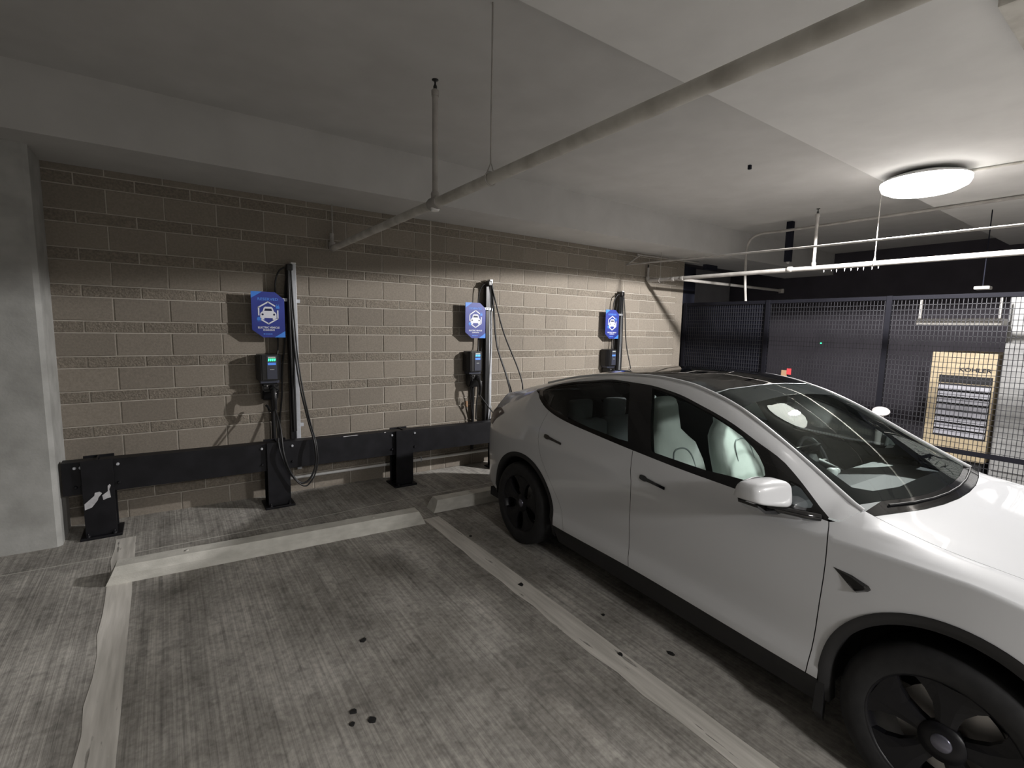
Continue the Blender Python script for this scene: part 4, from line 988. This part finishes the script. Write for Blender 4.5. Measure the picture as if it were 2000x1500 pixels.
# wheels
def wheel(a, sd, zc=.356, R=.356):
    x_o, x_i = -.942*sd, -.695*sd
    def X(t): return x_o+(x_i-x_o)*t
    prof = [(.245, X(.02)), (.262, X(-.02)), (.30, X(-.035)), (.335, X(-.005)), (.350, X(.07)), (R, X(.16)), (R, X(.84)), (.35, X(.93)), (.335, X(1.0)), (.27, X(1.0)), (.245, X(.95))]
    m = MB(); m.lathe(prof, (0, a, zc), 'X', 56)
    m.f = [f for f in m.f if len(f) == 4]; m.sm = m.sm[:len(m.f)]
    w = part(m, 'wheel', 'tyre')
    m = MB(); m.lathe([(.247, X(.01)), (.240, X(.03)), (.232, X(.20)), (.225, X(.9)), (.245, X(.96))], (0, a, zc), 'X', 48); m.f = [f for f in m.f if len(f) == 4]; m.sm = m.sm[:len(m.f)]; part(m, 'rim_barrel', 'rim', w)
    m = MB(); m.lathe([(.175, X(.45)), (.175, X(.49)), (.06, X(.49)), (.06, X(.45))], (0, a, zc), 'X', 40); part(m, 'brake_disc', 'disc', w)
    m = MB(); m.lathe([(.0, X(.05)), (.03, X(.05)), (.034, X(.07)), (.034, X(.14))], (0, a, zc), 'X', 20); part(m, 'hub_cap', 'cap', w)
    m = MB(); m.lathe([(.034, X(.08)), (.075, X(.09)), (.075, X(.22)), (.034, X(.22))], (0, a, zc), 'X', 30); part(m, 'hub', 'rim', w)
    for k in range(5):
        t0 = 2*math.pi*k/5+.35
        def pt(r, dt, x): return (x, a+r*math.cos(t0+dt), zc+r*math.sin(t0+dt))
        m = MB()
        # wide forked spoke with a slot towards the rim
        rows = [(.055, .55, .11), (.10, .36, .09), (.15, .33, .07), (.20, .40, .045), (.243, .50, .03)]
        vs = []
        for r, wd, x in rows: vs += [pt(r, -wd, X(x+.03)), pt(r, -wd*.45, X(x)), pt(r, wd*.45, X(x)), pt(r, wd, X(x+.03)), pt(r, wd, X(x+.16)), pt(r, -wd, X(x+.16))]
        n = 6; m.add(vs, [(i*n+j, i*n+(j+1) % n, (i+1)*n+(j+1) % n, (i+1)*n+j) for i in range(len(rows)-1) for j in range(n)]+[tuple(range(n)), tuple(range(len(vs)-1, len(vs)-n-1, -1))])
        part(m, 'spoke', 'rim', w)
for a in (0.0, 2.86):
    for sd in (1, -1): wheel(a, sd)

# cabin
def rbox(x0, x1, y0, y1, z0, z1, b=.03, seg=3):
    bm = bmesh.new(); bmesh.ops.create_cube(bm, size=1)
    for v in bm.verts: v.co = ((x0+x1)/2+v.co.x*(x1-x0), (y0+y1)/2+v.co.y*(y1-y0), (z0+z1)/2+v.co.z*(z1-z0))
    bmesh.ops.bevel(bm, geom=bm.edges[:], offset=b, segments=seg, affect='EDGES', profile=.5); m = MB(); m.frombm(bm, True); return m
part(MB().box(-.84, .84, .45, 3.5, .22, .30), 'cabin_floor', 'cabin')
part(MB().prism([(.40, .45), (.36, .98), (.46, 1.035), (.70, 1.045), (.92, 1.015), (1.0, .96), (1.0, .88), (.80, .60), (.60, .45)], -.80, .80, 'X'), 'dashboard', 'dash')
part(MB().box(-.36, .22, .905, .935, 1.024, 1.034), 'dash_strip', 'trimw')
vs, fs = superell((0.0, .86, 1.06), (.035, .03, .028), .8); m = MB(); m.add(vs, fs, True)
vs, fs = superell((.035, .85, 1.068), (.022, .02, .018), .8); m.add(vs, fs, True); part(m, 'dash_reflection', 'trimw')  # windshield reflection modelled as two pale blobs on the dash
part(rbox(-.19, .19, 1.02, 1.035, .97, 1.19, .006, 2), 'touch_screen', 'gloss')
part(rbox(-.13, .13, 1.0, 2.1, .30, .68, .04), 'centre_console', 'dash')
part(MB().box(-.78, .78, 2.86, 3.5, .80, .83), 'cargo_cover', 'cabin')
def seat(x0, white='seat'):
    secs = [(1.50, .42, .23, .07), (1.56, .52, .255, .10), (1.66, .74, .265, .105), (1.74, .95, .255, .095), (1.79, 1.07, .225, .085), (1.812, 1.125, .175, .075), (1.826, 1.17, .122, .065), (1.845, 1.26, .122, .060), (1.858, 1.34, .120, .055), (1.863, 1.385, .104, .045), (1.864, 1.405, .075, .028), (1.864, 1.41, .01, .006)]
    m = MB(); n = 20; vs = []
    for y, z, w, t in secs:
        for k in range(n):
            th = 2*math.pi*k/n; c, s = math.cos(th), math.sin(th)
            vs.append((x0+w*math.copysign(abs(c)**.6, c), y+t*math.copysign(abs(s)**.7, s)+(-.03*abs(c)**3 if s < 0 and z < 1.1 else 0), z+.2*t*math.copysign(abs(s)**.7, s)*-.5))
    m.add(vs, [(i*n+k, i*n+(k+1) % n, (i+1)*n+(k+1) % n, (i+1)*n+k) for i in range(len(secs)-1) for k in range(n)], True)
    b = part(m, 'seat_back', white)
    part(rbox(x0-.25, x0+.25, 1.08, 1.62, .42, .58, .06), 'seat_cushion', white)
    m = MB(); m.tube(spline([(x0-.11, 1.625, .90), (x0-.10, 1.665, 1.0), (x0-.05, 1.69, 1.05), (x0+.05, 1.69, 1.05), (x0+.10, 1.665, 1.0), (x0+.11, 1.625, .90)], 6), .006, 6); part(m, 'seat_seam', 'seat_d', b)
seat(-.37); seat(.37)
for x in (-.42, 0, .42):
    part(rbox(x-.20, x+.20, 2.55, 2.72, .55, 1.10, .05), 'rear_backrest', 'seat')
    part(rbox(x-.13, x+.13, 2.68, 2.76, 1.08, 1.26, .035), 'rear_headrest', 'seat')
part(rbox(-.62, .62, 2.05, 2.6, .42, .58, .06), 'rear_bench', 'seat')
# steering wheel on the far side
m = MB(); R = .18; c0 = Vector((.37, 1.13, 1.0)); u = Vector((1, 0, 0)); v = Vector((0, .42, .91)).normalized()
m.tube([c0+(u*math.cos(t)+v*math.sin(t))*R for t in [2*math.pi*k/40 for k in range(41)]], .015, 8, caps=False); sw = part(m, 'steering_wheel', 'dash')
m = MB(); m.tube([c0-u*R, c0+u*R], .014, 8); m.tube([c0, c0-v*R], .014, 8); m.tube([c0-Vector((0, .02, 0)), c0+Vector((0, -.22, -.05))], .045, 10); part(m, 'wheel_spokes', 'dash', sw)
# inspection sticker, overhead camera box, wiper, charge cable inlet
part(rbox(-.05, .05, 1.14, 1.24, 1.44, 1.50, .015), 'camera_box', 'dash')
m = MB(); pw = [P(cowl(s)+.045, s)+Nrm(.3, s)*.006 for s in (7.15, 7.5, 8, 8.5, 8.99)]
m.tube([(-p.x, p.y, p.z) for p in pw], .005, 6); m.tube([tuple(p) for p in pw[1:]], .005, 6); part(m, 'wiper', 'blackp')
